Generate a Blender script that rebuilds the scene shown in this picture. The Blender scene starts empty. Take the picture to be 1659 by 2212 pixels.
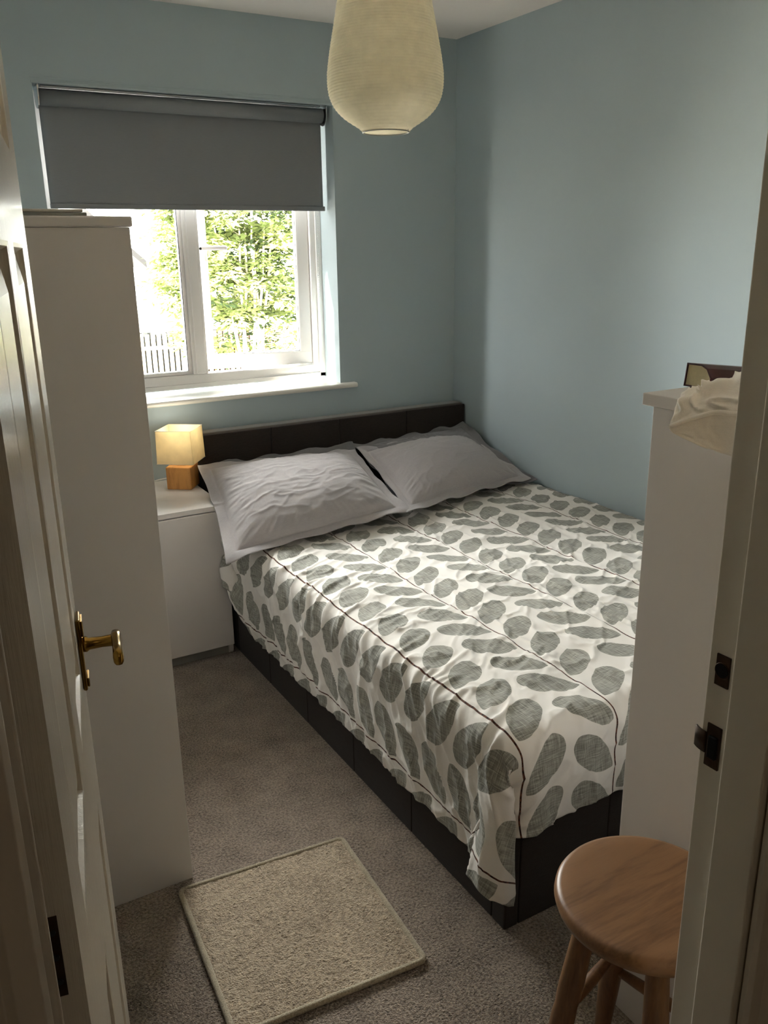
import bpy, math, random
import numpy as np
from mathutils import Vector, Matrix
SC = bpy.context.scene
COL = SC.collection
PI = math.pi
random.seed(7)
RNG = np.random.default_rng(7)

# ------------------------------------------------------------------ camera
def cam_basis(yaw, pit, rol):
    y, p, r = [math.radians(a) for a in (yaw, pit, rol)]
    f = np.array([math.sin(y)*math.cos(p), math.cos(y)*math.cos(p), -math.sin(p)])
    rt = np.array([math.cos(y), -math.sin(y), 0.0]); up = np.cross(rt, f)
    return math.cos(r)*rt+math.sin(r)*up, -math.sin(r)*rt+math.cos(r)*up, f
cd = bpy.data.cameras.new('camera'); cam = bpy.data.objects.new('camera', cd); COL.objects.link(cam)
rt, up, fw = cam_basis(29.9878, 17.198, -0.863)
cam.matrix_world = Matrix(((rt[0], up[0], -fw[0], -2.3004), (rt[1], up[1], -fw[1], -3.3111), (rt[2], up[2], -fw[2], 1.4708), (0, 0, 0, 1)))
cd.sensor_fit = 'VERTICAL'; cd.sensor_height = 36.0; cd.lens = 1833.39/2212*36.0; cd.clip_start = 0.03; cd.clip_end = 300
SC.camera = cam

# ------------------------------------------------------------------ world, sun, room light, exposure
W = bpy.data.worlds.new('World'); SC.world = W; W.use_nodes = True
bg = W.node_tree.nodes['Background']
bg.inputs['Color'].default_value = (1.0, 0.985, 0.955, 1); bg.inputs['Strength'].default_value = 17.0
sd = bpy.data.lights.new('sun', 'SUN'); sd.energy = 20.0; sd.angle = math.radians(2.0); sd.color = (1.0, 0.95, 0.86)
so = bpy.data.objects.new('sun', sd); COL.objects.link(so)
so.rotation_euler = Vector((1.0, -0.275, -0.93)).to_track_quat('-Z', 'Y').to_euler()
# window portal (guides sampling of the sky light only)
pd = bpy.data.lights.new('window_portal', 'AREA'); pd.shape = 'RECTANGLE'; pd.size = 1.12; pd.size_y = 1.1
pd.cycles.is_portal = True
po = bpy.data.objects.new('window_portal', pd); COL.objects.link(po); po.location = (-1.165, 0.30, 1.48)
po.rotation_euler = Vector((0, -1, 0)).to_track_quat('-Z', 'Z').to_euler()
# dim warm fill lamp added in the hall, no fitting seen there
hd = bpy.data.lights.new('hall_fill', 'AREA'); hd.shape = 'DISK'; hd.size = 0.5; hd.energy = 0.45; hd.color = (1.0, 0.86, 0.70)
ho = bpy.data.objects.new('hall_fill', hd); COL.objects.link(ho); ho.location = (-1.9, -4.3, 2.27)
SC.view_settings.view_transform = 'Standard'; SC.view_settings.look = 'None'
SC.view_settings.gamma = 1.0; SC.view_settings.use_curve_mapping = False
SC.view_settings.exposure = 1.3
SC.cycles.use_denoising = True
SC.cycles.max_bounces = 12; SC.cycles.diffuse_bounces = 7; SC.cycles.glossy_bounces = 4
SC.cycles.transmission_bounces = 6; SC.cycles.transparent_max_bounces = 12
SC.cycles.caustics_reflective = False; SC.cycles.caustics_refractive = False
SC.cycles.sample_clamp_indirect = 8.0

# ------------------------------------------------------------------ helpers: node materials
def s2l(c):
    return tuple((x/12.92 if x <= 0.04045 else ((x+0.055)/1.055)**2.4) for x in [v/255.0 for v in c])
class NT:
    def __init__(s, name):
        s.m = bpy.data.materials.new(name); s.m.use_nodes = True; s.t = s.m.node_tree; s.n = s.t.nodes; s.l = s.t.links
        s.b = s.n['Principled BSDF']; s.out = s.n['Material Output']
    def new(s, typ, **k):
        n = s.n.new(typ)
        for a, v in k.items(): setattr(n, a, v)
        return n
    def put(s, sock, v):
        if hasattr(v, 'links') and hasattr(v, 'node'): s.l.new(v, sock)
        else: sock.default_value = v
    def math(s, op, a, b=None, c=None, clamp=False):
        n = s.new('ShaderNodeMath', operation=op, use_clamp=clamp); s.put(n.inputs[0], a)
        if b is not None: s.put(n.inputs[1], b)
        if c is not None: s.put(n.inputs[2], c)
        return n.outputs[0]
    def coord(s, kind='Object'):
        return s.new('ShaderNodeTexCoord').outputs[kind]
    def mapped(s, vec, scale=(1, 1, 1), rot=(0, 0, 0)):
        n = s.new('ShaderNodeMapping'); s.l.new(vec, n.inputs['Vector']); n.inputs['Scale'].default_value = scale
        n.inputs['Rotation'].default_value = rot; return n.outputs[0]
    def noise(s, vec, scale, detail=3, rough=0.55, dist=0.0):
        n = s.new('ShaderNodeTexNoise'); s.l.new(vec, n.inputs['Vector']); n.inputs['Scale'].default_value = scale
        n.inputs['Detail'].default_value = detail; n.inputs['Roughness'].default_value = rough; n.inputs['Distortion'].default_value = dist
        return n.outputs['Fac']
    def ramp(s, fac, stops):
        n = s.new('ShaderNodeValToRGB'); s.l.new(fac, n.inputs[0]); e = n.color_ramp.elements
        while len(e) < len(stops): e.new(0.5)
        for i, (p, c) in enumerate(stops): e[i].position = p; e[i].color = (*c, 1)
        return n.outputs[0]
    def mix(s, fac, a, b):
        n = s.new('ShaderNodeMix', data_type='RGBA'); s.put(n.inputs[0], fac)
        s.put(n.inputs[6], a if hasattr(a, 'node') else (*a, 1)); s.put(n.inputs[7], b if hasattr(b, 'node') else (*b, 1))
        return n.outputs[2]
    def bump(s, h, strength=0.3, dist=0.002):
        n = s.new('ShaderNodeBump'); s.l.new(h, n.inputs['Height']); n.inputs['Strength'].default_value = strength
        n.inputs['Distance'].default_value = dist
        s.l.new(n.outputs[0], s.b.inputs['Normal']); return n
    def set(s, **k):
        for a, v in k.items(): s.put(s.b.inputs[a.replace('_', ' ')], v)

def plain(name, rgb, rough=0.5, var=0.06, scale=6.0, bumps=0.0, bscale=300, metallic=0.0, spec=0.5, coat=0.0, bdist=0.001):
    t = NT(name); o = t.coord(); c = s2l(rgb)
    f = t.noise(o, scale, 4)
    lo = tuple(x*(1-var) for x in c); hi = tuple(min(1, x*(1+var)) for x in c)
    t.l.new(t.ramp(f, [(0.3, lo), (0.7, hi)]), t.b.inputs['Base Color'])
    t.set(Roughness=rough, Metallic=metallic); t.b.inputs['Specular IOR Level'].default_value = spec
    if coat: t.b.inputs['Coat Weight'].default_value = coat; t.b.inputs['Coat Roughness'].default_value = 0.08
    if bumps: t.bump(t.noise(o, bscale, 3), bumps, bdist)
    return t.m

def fabric(name, rgb, scale=900, var=0.12, rough=0.95, bumps=0.5, slub=0.1, sheen=0.2):
    t = NT(name); o = t.coord('Object'); c = s2l(rgb)
    a = t.noise(t.mapped(o, (1, 0.06, 1)), scale*0.5, 2); b = t.noise(t.mapped(o, (0.06, 1, 1)), scale*0.5, 2)
    w = t.math('ADD', a, b); big = t.noise(o, 5, 3)
    f = t.math('ADD', t.math('MULTIPLY', w, 0.5), t.math('MULTIPLY', t.math('SUBTRACT', big, 0.5), slub))
    t.l.new(t.ramp(f, [(0.3, tuple(x*(1-var*2) for x in c)), (0.5, c), (0.7, tuple(min(1, x*(1+var*1.5)) for x in c))]), t.b.inputs['Base Color'])
    t.set(Roughness=rough); t.b.inputs['Specular IOR Level'].default_value = 0.15
    t.b.inputs['Sheen Weight'].default_value = sheen
    t.bump(w, bumps, 0.0006); return t.m

def wood(name, base, dark, scale=1.0, axis='X', rough=0.45, spec=0.5):
    t = NT(name); o = t.coord()
    sc = {'X': (0.12, 1, 1), 'Y': (1, 0.12, 1), 'Z': (1, 1, 0.12)}[axis]
    v = t.mapped(o, sc)
    g = t.noise(v, 55*scale, 6, 0.6, 0.6); f2 = t.noise(v, 9*scale, 3, 0.5, 1.0); fine = t.noise(v, 400*scale, 2)
    f = t.math('ADD', t.math('MULTIPLY', g, 0.45), t.math('ADD', t.math('MULTIPLY', f2, 0.4), t.math('MULTIPLY', fine, 0.15)))
    t.l.new(t.ramp(f, [(0.32, s2l(dark)), (0.5, s2l(base)), (0.7, tuple(min(1, x*1.15) for x in s2l(base)))]), t.b.inputs['Base Color'])
    t.set(Roughness=t.math('ADD', rough-0.08, t.math('MULTIPLY', f, 0.2))); t.b.inputs['Specular IOR Level'].default_value = spec
    t.bump(f, 0.15, 0.0008); return t.m

# ------------------------------------------------------------------ helpers: meshes and objects
def link(name, verts, faces, mat=None, parent=None, smooth=False, bevel=0.0, seg=2, uvs=None, mats=None):
    me = bpy.data.meshes.new(name)
    verts = np.asarray(verts, dtype=float)
    me.from_pydata([tuple(v) for v in verts], [], [tuple(int(i) for i in f) for f in faces]); me.update()
    if mat is not None: me.materials.append(mat)
    if smooth: me.polygons.foreach_set('use_smooth', [True]*len(me.polygons))
    o = bpy.data.objects.new(name, me); COL.objects.link(o)
    if parent is not None:
        o.parent = parent; o.matrix_parent_inverse = Matrix.Identity(4)
        if parent.get('_abs'):
            pass
        o.location = -np.array(world_loc(parent))
    if bevel:
        md = o.modifiers.new('bevel', 'BEVEL'); md.width = bevel; md.segments = seg; md.limit_method = 'ANGLE'; md.angle_limit = math.radians(35)
        md.harden_normals = False
    return o
def world_loc(o):
    p = Vector((0, 0, 0))
    while o is not None: p += o.location; o = o.parent
    return tuple(p)
BOXF = [(0, 3, 2, 1), (4, 5, 6, 7), (0, 1, 5, 4), (1, 2, 6, 5), (2, 3, 7, 6), (3, 0, 4, 7)]
def boxv(x0, x1, y0, y1, z0, z1):
    x0, x1 = min(x0, x1), max(x0, x1); y0, y1 = min(y0, y1), max(y0, y1); z0, z1 = min(z0, z1), max(z0, z1)
    return [(x0, y0, z0), (x1, y0, z0), (x1, y1, z0), (x0, y1, z0), (x0, y0, z1), (x1, y0, z1), (x1, y1, z1), (x0, y1, z1)]
class MB:
    def __init__(s): s.v = []; s.f = []
    def add(s, v, f):
        n = len(s.v); s.v += [tuple(p) for p in v]; s.f += [tuple(i+n for i in q) for q in f]; return s
    def box(s, *a): return s.add(boxv(*a), BOXF)
    def obox(s, c, ax, ay, az, hx, hy, hz):
        c = np.array(c, float); X = np.array(ax, float)*hx; Y = np.array(ay, float)*hy; Z = np.array(az, float)*hz
        v = [c+i*X+j*Y+k*Z for k in (-1, 1) for i, j in ((-1, -1), (1, -1), (1, 1), (-1, 1))]
        return s.add(v, BOXF)
    def tube(s, pts, r, n=12, caps=True, closed=False):
        pts = [np.array(p, float) for p in pts]; k = len(pts); rs = [r]*k if not hasattr(r, '__len__') else list(r)
        rings = []; prev = None
        for i in range(k):
            if closed: d = pts[(i+1) % k]-pts[i-1]
            else: d = pts[min(i+1, k-1)]-pts[max(i-1, 0)]
            d = d/(np.linalg.norm(d)+1e-12)
            if prev is None:
                a = np.array([0, 0, 1.0]) if abs(d[2]) < 0.9 else np.array([1.0, 0, 0])
                u = np.cross(d, a)
            else: u = prev-d*(prev@d)
            u /= np.linalg.norm(u); prev = u; w = np.cross(d, u)
            rings.append([pts[i]+rs[i]*(math.cos(2*PI*j/n)*u+math.sin(2*PI*j/n)*w) for j in range(n)])
        v = [p for q in rings for p in q]; f = []
        m = k if closed else k-1
        for i in range(m):
            a = i*n; b = ((i+1) % k)*n
            for j in range(n): f.append((a+j, a+(j+1) % n, b+(j+1) % n, b+j))
        if caps and not closed: f.append(tuple(range(n))[::-1]); f.append(tuple((k-1)*n+j for j in range(n)))
        return s.add(v, f)
    def lathe(s, c, prof, n=32, axis=(0, 0, 1), caps=True):
        c = np.array(c, float); A = np.array(axis, float); A /= np.linalg.norm(A)
        a = np.array([0, 0, 1.0]) if abs(A[2]) < 0.9 else np.array([1.0, 0, 0])
        U = np.cross(A, a); U /= np.linalg.norm(U); V = np.cross(A, U)
        v = []; f = []
        for r, h in prof:
            for j in range(n): v.append(c+A*h+r*(math.cos(2*PI*j/n)*U+math.sin(2*PI*j/n)*V))
        for i in range(len(prof)-1):
            for j in range(n): f.append((i*n+j, i*n+(j+1) % n, (i+1)*n+(j+1) % n, (i+1)*n+j))
        if caps: f.append(tuple(range(n))[::-1]); f.append(tuple((len(prof)-1)*n+j for j in range(n)))
        return s.add(v, f)
    def sweep_y(s, poly, y0, y1):      # poly in (x,z)
        n = len(poly); v = [(x, y0, z) for x, z in poly]+[(x, y1, z) for x, z in poly]
        f = [(i, (i+1) % n, n+(i+1) % n, n+i) for i in range(n)]+[tuple(range(n))[::-1], tuple(range(n, 2*n))]
        return s.add(v, f)
    def sweep_x(s, poly, x0, x1):      # poly in (y,z)
        n = len(poly); v = [(x0, y, z) for y, z in poly]+[(x1, y, z) for y, z in poly]
        f = [(i, (i+1) % n, n+(i+1) % n, n+i) for i in range(n)]+[tuple(range(n))[::-1], tuple(range(n, 2*n))]
        return s.add(v, f)
    def sweep_z(s, poly, z0, z1):
        n = len(poly); v = [(x, y, z0) for x, y in poly]+[(x, y, z1) for x, y in poly]
        f = [(i, (i+1) % n, n+(i+1) % n, n+i) for i in range(n)]+[tuple(range(n))[::-1], tuple(range(n, 2*n))]
        return s.add(v, f)
    def build(s, name, mat, parent=None, smooth=False, bevel=0.0, seg=2):
        return link(name, s.v, s.f, mat, parent, smooth, bevel, seg)
def tag(o, label=None, cat=None, group=None, kind=None):
    if label: o['label'] = label
    if cat: o['category'] = cat
    if group: o['group'] = group
    if kind: o['kind'] = kind
    return o
def thing(name, label, cat, loc=(0, 0, 0), group=None, kind=None):
    o = bpy.data.objects.new(name, None); COL.objects.link(o); o.location = loc; o.empty_display_size = 0.05
    return tag(o, label, cat, group, kind)
def B(name, mat, parent, *a, bevel=0.0015, seg=2, smooth=False):
    return MB().box(*a).build(name, mat, parent, smooth, bevel, seg)
def recalc(o):
    import bmesh
    bm = bmesh.new(); bm.from_mesh(o.data); bmesh.ops.recalc_face_normals(bm, faces=bm.faces); bm.to_mesh(o.data); bm.free(); return o

def vnoise(x, y, seed=0):
    r = np.random.default_rng(seed); G = r.random((64, 64))
    xi = np.floor(x).astype(int); yi = np.floor(y).astype(int); fx = x-xi; fy = y-yi
    fx = fx*fx*(3-2*fx); fy = fy*fy*(3-2*fy)
    g = lambda a, b: G[a % 64, b % 64]
    return (g(xi, yi)*(1-fx)+g(xi+1, yi)*fx)*(1-fy)+(g(xi, yi+1)*(1-fx)+g(xi+1, yi+1)*fx)*fy
def fbm(x, y, seed=0, o=3):
    s = 0; a = 0.5
    for i in range(o): s = s+a*vnoise(x*2**i, y*2**i, seed+i*7); a *= 0.5
    return s/(1-0.5**o)
def ridge(x, y, seed=0, p=4):
    return (1-np.abs(2*fbm(x, y, seed, 2)-1))**p
def grid_faces(ny, nx):
    i = np.arange(ny-1)[:, None]*nx+np.arange(nx-1)[None, :]
    i = i.ravel(); return np.stack([i, i+1, i+nx+1, i+nx], 1)
def normals_grid(P):
    du = np.gradient(P, axis=1); dv = np.gradient(P, axis=0); n = np.cross(du, dv)
    return n/(np.linalg.norm(n, axis=2, keepdims=True)+1e-12)

# ------------------------------------------------------------------ materials
M = {}
M['blue'] = plain('blue_paint', (171, 185, 190), 0.75, 0.02, 2.0, 0.12, 350, spec=0.25)
M['ceiling'] = plain('ceiling_paint', (242, 236, 230), 0.9, 0.02, 3, 0.1, 200, spec=0.2)
M['hall'] = plain('hall_paint', (200, 184, 160), 0.9, 0.03, 3, 0.1, 200, spec=0.2)
M['gloss'] = plain('white_gloss_paint', (214, 208, 196), 0.28, 0.02, 3, 0.0, spec=0.5)
M['trimwhite'] = plain('white_trim_paint', (226, 223, 214), 0.35, 0.02, 3, 0.05, 90)
M['upvc'] = plain('white_upvc', (236, 233, 230), 0.25, 0.01, 3)
M['laminate'] = plain('white_laminate', (220, 215, 211), 0.38, 0.015, 3, 0.02, 500)
M['laminate_edge'] = plain('laminate_edge', (205, 200, 190), 0.45, 0.02, 3)
M['plinth'] = plain('plinth_grey', (150, 150, 145), 0.6)
M['charcoal'] = fabric('charcoal_weave', (49, 42, 38), 1100, 0.18, 0.9, 0.6, 0.2, 0.12)
M['charcoallit'] = fabric('charcoal_weave_toplit', (74, 64, 56), 1100, 0.18, 0.8, 0.6, 0.2, 0.7)  # same weave, light on the headboard top put into colour and sheen
M['mattress'] = fabric('charcoal_sheet', (78, 78, 80), 900, 0.06)
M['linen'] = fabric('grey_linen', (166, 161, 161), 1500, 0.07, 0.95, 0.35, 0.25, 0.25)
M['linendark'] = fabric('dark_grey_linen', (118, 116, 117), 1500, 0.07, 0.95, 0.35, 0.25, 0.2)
M['whitecloth'] = fabric('white_cotton', (246, 241, 234), 1500, 0.03, 0.9, 0.25)
M['blind'] = fabric('grey_blind_cloth', (133, 135, 138), 1800, 0.03, 0.85, 0.15, 0.1, 0.0)
M['brass'] = plain('polished_brass', (150, 118, 56), 0.18, 0.08, 30, metallic=1.0)
M['bronze'] = plain('tarnished_bronze', (62, 46, 34), 0.42, 0.35, 60, 0.3, 200, metallic=0.8)
M['black'] = plain('black_plastic', (16, 16, 18), 0.4)
M['hole'] = plain('dark_hole', (8, 7, 6), 0.9)
M['chrome'] = plain('satin_metal', (190, 190, 190), 0.25, metallic=1.0)
M['maroon'] = plain('maroon_leather', (66, 14, 24), 0.45, 0.15, 40, 0.3, 700)
M['pages'] = plain('book_pages', (206, 196, 160), 0.9, 0.05, 200, 0.4, 500)
M['oak'] = wood('oak_block', (203, 146, 78), (150, 96, 44), 1.3, 'Z', 0.5)
M['beech'] = wood('beech_seat', (138, 102, 70), (98, 68, 44), 0.7, 'X', 0.35)
M['beechleg'] = wood('beech_leg', (124, 88, 54), (84, 54, 32), 0.8, 'Z', 0.4)
M['bark'] = plain('pale_bark', (190, 178, 150), 0.9, 0.2, 20)
M['render_wall'] = plain('pale_render', (235, 232, 225), 0.9, 0.03, 3)
M['rooftile'] = plain('roof_tile', (24, 22, 21), 0.8, 0.2, 6)
M['fence'] = plain('weathered_fence', (196, 176, 150), 0.85, 0.12, 9)
M['redfence'] = plain('red_brown_fence', (176, 110, 76), 0.85, 0.12, 9)
M['bounceground'] = plain('pale_bounce_ground', (214, 207, 196), 0.95, 0.2, 9)  # ground colour raised to reflect daylight up to the ceiling
M['dark_glass'] = plain('dark_window', (60, 66, 72), 0.1)

def glass():
    t = NT('window_glass'); t.n.remove(t.b)
    tr = t.new('ShaderNodeBsdfTransparent'); tr.inputs[0].default_value = (0.97, 0.985, 0.98, 1)
    gl = t.new('ShaderNodeBsdfGlossy'); gl.inputs['Roughness'].default_value = 0.01
    fr = t.new('ShaderNodeFresnel'); fr.inputs[0].default_value = 1.45
    mx = t.new('ShaderNodeMixShader'); t.l.new(fr.outputs[0], mx.inputs[0]); t.l.new(tr.outputs[0], mx.inputs[1]); t.l.new(gl.outputs[0], mx.inputs[2])
    t.l.new(mx.outputs[0], t.out.inputs[0]); return t.m
M['glass'] = glass()
def translucent(name, rgb, amt, bump=None, rgb2=None):
    t = NT(name); t.n.remove(t.b)
    d = t.new('ShaderNodeBsdfDiffuse'); tl = t.new('ShaderNodeBsdfTranslucent')
    o = t.coord(); f = t.noise(o, 30, 4)
    c = s2l(rgb); col = t.ramp(f, [(0.3, tuple(x*0.93 for x in c)), (0.7, tuple(min(1, x*1.05) for x in c))])
    t.l.new(col, d.inputs[0])
    if rgb2: tl.inputs[0].default_value = (*s2l(rgb2), 1)
    else: t.l.new(col, tl.inputs[0])
    mx = t.new('ShaderNodeMixShader'); mx.inputs[0].default_value = amt
    t.l.new(d.outputs[0], mx.inputs[1]); t.l.new(tl.outputs[0], mx.inputs[2]); t.l.new(mx.outputs[0], t.out.inputs[0])
    if bump:
        b = t.new('ShaderNodeBump'); t.l.new(t.noise(o, bump, 3), b.inputs['Height']); b.inputs['Strength'].default_value = 0.3; b.inputs['Distance'].default_value = 0.001
        t.l.new(b.outputs[0], d.inputs['Normal'])
    return t.m
M['paper'] = translucent('rice_paper', (234, 229, 210), 0.4, 250)
M['shade'] = translucent('cream_lampshade', (240, 228, 196), 0.5, 900)
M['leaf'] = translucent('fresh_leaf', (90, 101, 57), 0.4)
M['leafdark'] = translucent('shaded_leaf', (46, 58, 36), 0.3)  # darker leaf copy, shade put into its colour
M['leaflit'] = translucent('highlit_leaf', (172, 178, 112), 0.4)  # paler leaf copy, highlights put into its colour
M['fence_backing'] = plain('dark_fence_backing', (14, 18, 12), 0.95, 0.3, 12)
M['blossom'] = translucent('white_blossom', (240, 238, 220), 0.4)
def bulbmat():
    t = NT('warm_bulb'); t.b.inputs['Base Color'].default_value = (1, 0.95, 0.85, 1)
    t.b.inputs['Emission Color'].default_value = (1.0, 0.92, 0.76, 1); t.b.inputs['Emission Strength'].default_value = 2.5
    return t.m
M['bulb'] = bulbmat()

def carpet(name, a, b, s=420.0, strength=0.9, dist=0.005):
    t = NT(name); o = t.coord()
    v = t.new('ShaderNodeTexVoronoi'); t.l.new(o, v.inputs['Vector']); v.inputs['Scale'].default_value = s
    n1 = t.noise(o, s*0.55, 3, 0.7); n2 = t.noise(o, 12, 4)
    h = t.math('ADD', t.math('MULTIPLY', v.outputs['Distance'], -0.5), t.math('MULTIPLY', n1, 1.2))
    f = t.math('ADD', t.math('MULTIPLY', n1, 0.8), t.math('MULTIPLY', n2, 0.25))
    t.l.new(t.ramp(f, [(0.36, s2l(a)), (0.64, s2l(b))]), t.b.inputs['Base Color'])
    t.set(Roughness=1.0); t.b.inputs['Specular IOR Level'].default_value = 0.05; t.b.inputs['Sheen Weight'].default_value = 0.3
    t.bump(h, strength, dist); return t.m
M['carpet'] = carpet('taupe_carpet', (80, 68, 58), (182, 165, 148), 300, 1.0, 0.006)
M['rug'] = carpet('beige_rug', (140, 123, 102), (206, 188, 162), 260, 1.0, 0.006)
M['rugedge'] = carpet('rug_binding', (146, 136, 116), (196, 184, 160), 500, 0.6, 0.002)

def door_paint():      # glossy white paint over an embossed wood grain
    t = NT('grained_white_gloss'); o = t.coord()
    v = t.mapped(o, (1, 1, 0.035))
    g = t.noise(v, 260, 4, 0.65, 0.4); g2 = t.noise(t.mapped(o, (1, 1, 0.15)), 14, 2)
    c = s2l((212, 205, 192)); t.l.new(t.ramp(g2, [(0.3, tuple(x*0.97 for x in c)), (0.7, c)]), t.b.inputs['Base Color'])
    t.set(Roughness=0.22); t.bump(g, 0.6, 0.0014); return t.m
M['doorpaint'] = door_paint()

def duvet_mat():
    t = NT('leaf_print_cotton')
    uv = t.new('ShaderNodeUVMap'); uv.uv_map = 'UVMap'
    sep = t.new('ShaderNodeSeparateXYZ'); t.l.new(uv.outputs[0], sep.inputs[0])
    m = t.math; a0, b0 = sep.outputs[0], sep.outputs[1]
    vec = uv.outputs[0]
    wob = m('MULTIPLY', m('SUBTRACT', t.noise(vec, 5.0, 2), 0.5), 0.020)
    n1 = m('MULTIPLY', m('SUBTRACT', t.noise(vec, 13.0, 2), 0.5), 0.016)
    n2 = m('MULTIPLY', m('SUBTRACT', t.noise(t.mapped(vec, (1, 1, 1), (0, 0, 1.3)), 14.0, 2), 0.5), 0.016)
    P, Q, TH = 0.270, 0.112, math.radians(41)
    a = m('ADD', a0, wob)
    ua = m('DIVIDE', m('SUBTRACT', a, -1.290), P); k = m('ROUND', ua); du = m('MULTIPLY', m('SUBTRACT', ua, k), P)
    sgn = m('SIGN', du); d = m('ADD', m('ABSOLUTE', du), m('MULTIPLY', n1, 0.5)); b = m('ADD', b0, n2)
    ph = m('MULTIPLY', m('FRACT', m('MULTIPLY', m('ADD', m('MULTIPLY', k, 2.0), m('MULTIPLY', sgn, 0.37)), 0.618)), Q)
    p = m('SUBTRACT', m('SUBTRACT', b, m('MULTIPLY', d, math.tan(TH))), ph)
    n = m('ROUND', m('DIVIDE', p, Q)); dp = m('SUBTRACT', p, m('MULTIPLY', n, Q))
    e = m('ABSOLUTE', m('MULTIPLY', dp, math.cos(TH)))
    tt = m('ADD', m('DIVIDE', d, math.cos(TH)), m('MULTIPLY', dp, math.sin(TH)))
    wn = t.new('ShaderNodeTexWhiteNoise', noise_dimensions='3D'); cmb = t.new('ShaderNodeCombineXYZ')
    t.l.new(k, cmb.inputs[0]); t.l.new(sgn, cmb.inputs[1]); t.l.new(n, cmb.inputs[2]); t.l.new(cmb.outputs[0], wn.inputs['Vector'])
    rnd = wn.outputs['Value']
    L = m('ADD', 0.136, m('MULTIPLY', rnd, 0.014))
    s_ = m('DIVIDE', m('SUBTRACT', tt, 0.012), L)
    sc = m('MAXIMUM', m('MINIMUM', s_, 1.0), 0.0)
    shape = m('MULTIPLY', m('POWER', sc, 0.72), m('POWER', m('SUBTRACT', 1.0, sc), 0.5))
    w = m('MULTIPLY', shape, m('ADD', 0.083, m('MULTIPLY', rnd, 0.007)))
    mask = m('MULTIPLY', m('SUBTRACT', w, e), 900.0, clamp=True)
    stem = m('MULTIPLY', m('SUBTRACT', 0.0022, m('ABSOLUTE', du)), 1500.0, clamp=True)
    # crosshatched leaf fill
    h1 = t.noise(t.mapped(vec, (1, 0.05, 1)), 420, 2, 0.6); h2 = t.noise(t.mapped(vec, (0.05, 1, 1)), 420, 2, 0.6)
    hh = m('ADD', m('MULTIPLY', h1, 0.5), m('MULTIPLY', h2, 0.5)); big = t.noise(vec, 9, 2)
    leafc = t.ramp(m('ADD', hh, m('MULTIPLY', m('SUBTRACT', big, 0.5), 0.15)), [(0.38, s2l((118, 117, 110))), (0.5, s2l((152, 151, 142))), (0.62, s2l((186, 185, 176)))])
    base = s2l((236, 232, 226))
    c1 = t.mix(mask, base, leafc); stc = t.ramp(t.noise(vec, 120, 2), [(0.4, s2l((48, 30, 26))), (0.6, s2l((112, 70, 52)))])
    t.l.new(t.mix(stem, c1, stc), t.b.inputs['Base Color'])
    t.set(Roughness=0.9); t.b.inputs['Specular IOR Level'].default_value = 0.15; t.b.inputs['Sheen Weight'].default_value = 0.15
    bb = m('ADD', m('MULTIPLY', t.noise(vec, 30, 4), 1.0), m('MULTIPLY', t.noise(vec, 900, 2), 0.08))
    t.bump(bb, 0.35, 0.004)
    return t.m
M['duvet'] = duvet_mat()

# ================================================================== SETTING
CH = 2.314; XL = -2.42; YD = -2.78; YH = -2.87
def struct(o, label=None, cat=None):
    o['kind'] = 'structure'
    if label: o['label'] = label
    if cat: o['category'] = cat
    return o
struct(MB().box(-3.3, 0.15, -4.8, 0.30, -0.12, 0.0).build('floor', M['carpet']), 'speckled taupe carpet covering the bedroom floor', 'floor')
struct(MB().box(-3.3, 0.15, -4.8, 0.30, CH, CH+0.1).build('ceiling', M['ceiling']), 'white painted ceiling above the bed', 'ceiling')
struct(MB().box(0.0, 0.15, YH, 0.30, 0, CH).build('wall_right', M['blue']), 'blue painted wall along the right side of the bed', 'wall')
struct(MB().box(XL-0.12, XL, YH, 0.30, 0, CH).build('wall_left', M['blue']), 'blue painted wall behind the door and tall cabinet', 'wall')
WX0, WX1, WZ0, WZ1 = -1.730, -0.600, 0.905, 2.026
wb = MB()
wb.box(XL, WX0, 0, 0.30, 0, CH).box(WX1, 0.0, 0, 0.30, 0, CH).box(WX0, WX1, 0, 0.30, 0, WZ0).box(WX0, WX1, 0, 0.30, WZ1, CH)
struct(wb.build('wall_back', M['blue']), 'blue painted window wall behind the headboard', 'wall')
# door wall (behind the chest), with the doorway
wf = MB(); DX0, DX1, DZ = -2.315, -1.575, 2.02
wf.box(XL, DX0, YH, YD, 0, CH).box(DX1, 0.0, YH, YD, 0, CH).box(DX0, DX1, YH, YD, DZ, CH)
struct(wf.build('wall_front', M['hall']), 'wall round the bedroom doorway', 'wall')
# hall around the camera
struct(MB().box(-3.3, -3.2, -4.8, YH, 0, CH).box(-3.2, XL-0.0, YH, YH+0.05, 0, CH).build('wall_hall_left', M['hall']), 'hall wall left of the doorway', 'wall')
struct(MB().box(-0.95, -0.85, -4.7, YH, 0, CH).build('wall_hall_right', M['hall']), 'hall wall right of the doorway', 'wall')
struct(MB().box(-3.2, -0.95, -4.8, -4.7, 0, CH).build('wall_hall_back', M['hall']), 'hall wall facing the doorway', 'wall')
struct(B('baseboard_back', M['trimwhite'], None, XL, -1.31, -0.014, 0.0, 0, 0.07, bevel=0.004), 'white skirting board under the window', 'skirting board')
struct(B('baseboard_left', M['trimwhite'], None, XL, XL+0.014, -0.76, -0.014, 0, 0.07, bevel=0.004), 'white skirting board at the foot of the left wall', 'skirting board')
# plaster bead above the window recess
struct(MB().box(WX0-0.004, WX1+0.002, -0.0025, 0.010, WZ1-0.004, WZ1+0.004).box(WX0-0.004, WX1+0.002, -0.0025, 0.0, WZ1+0.012, WZ1+0.017).build('trim_1', M['blue'], bevel=0.0008),
       'thin painted plaster bead along the top of the window recess', 'trim')

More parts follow.
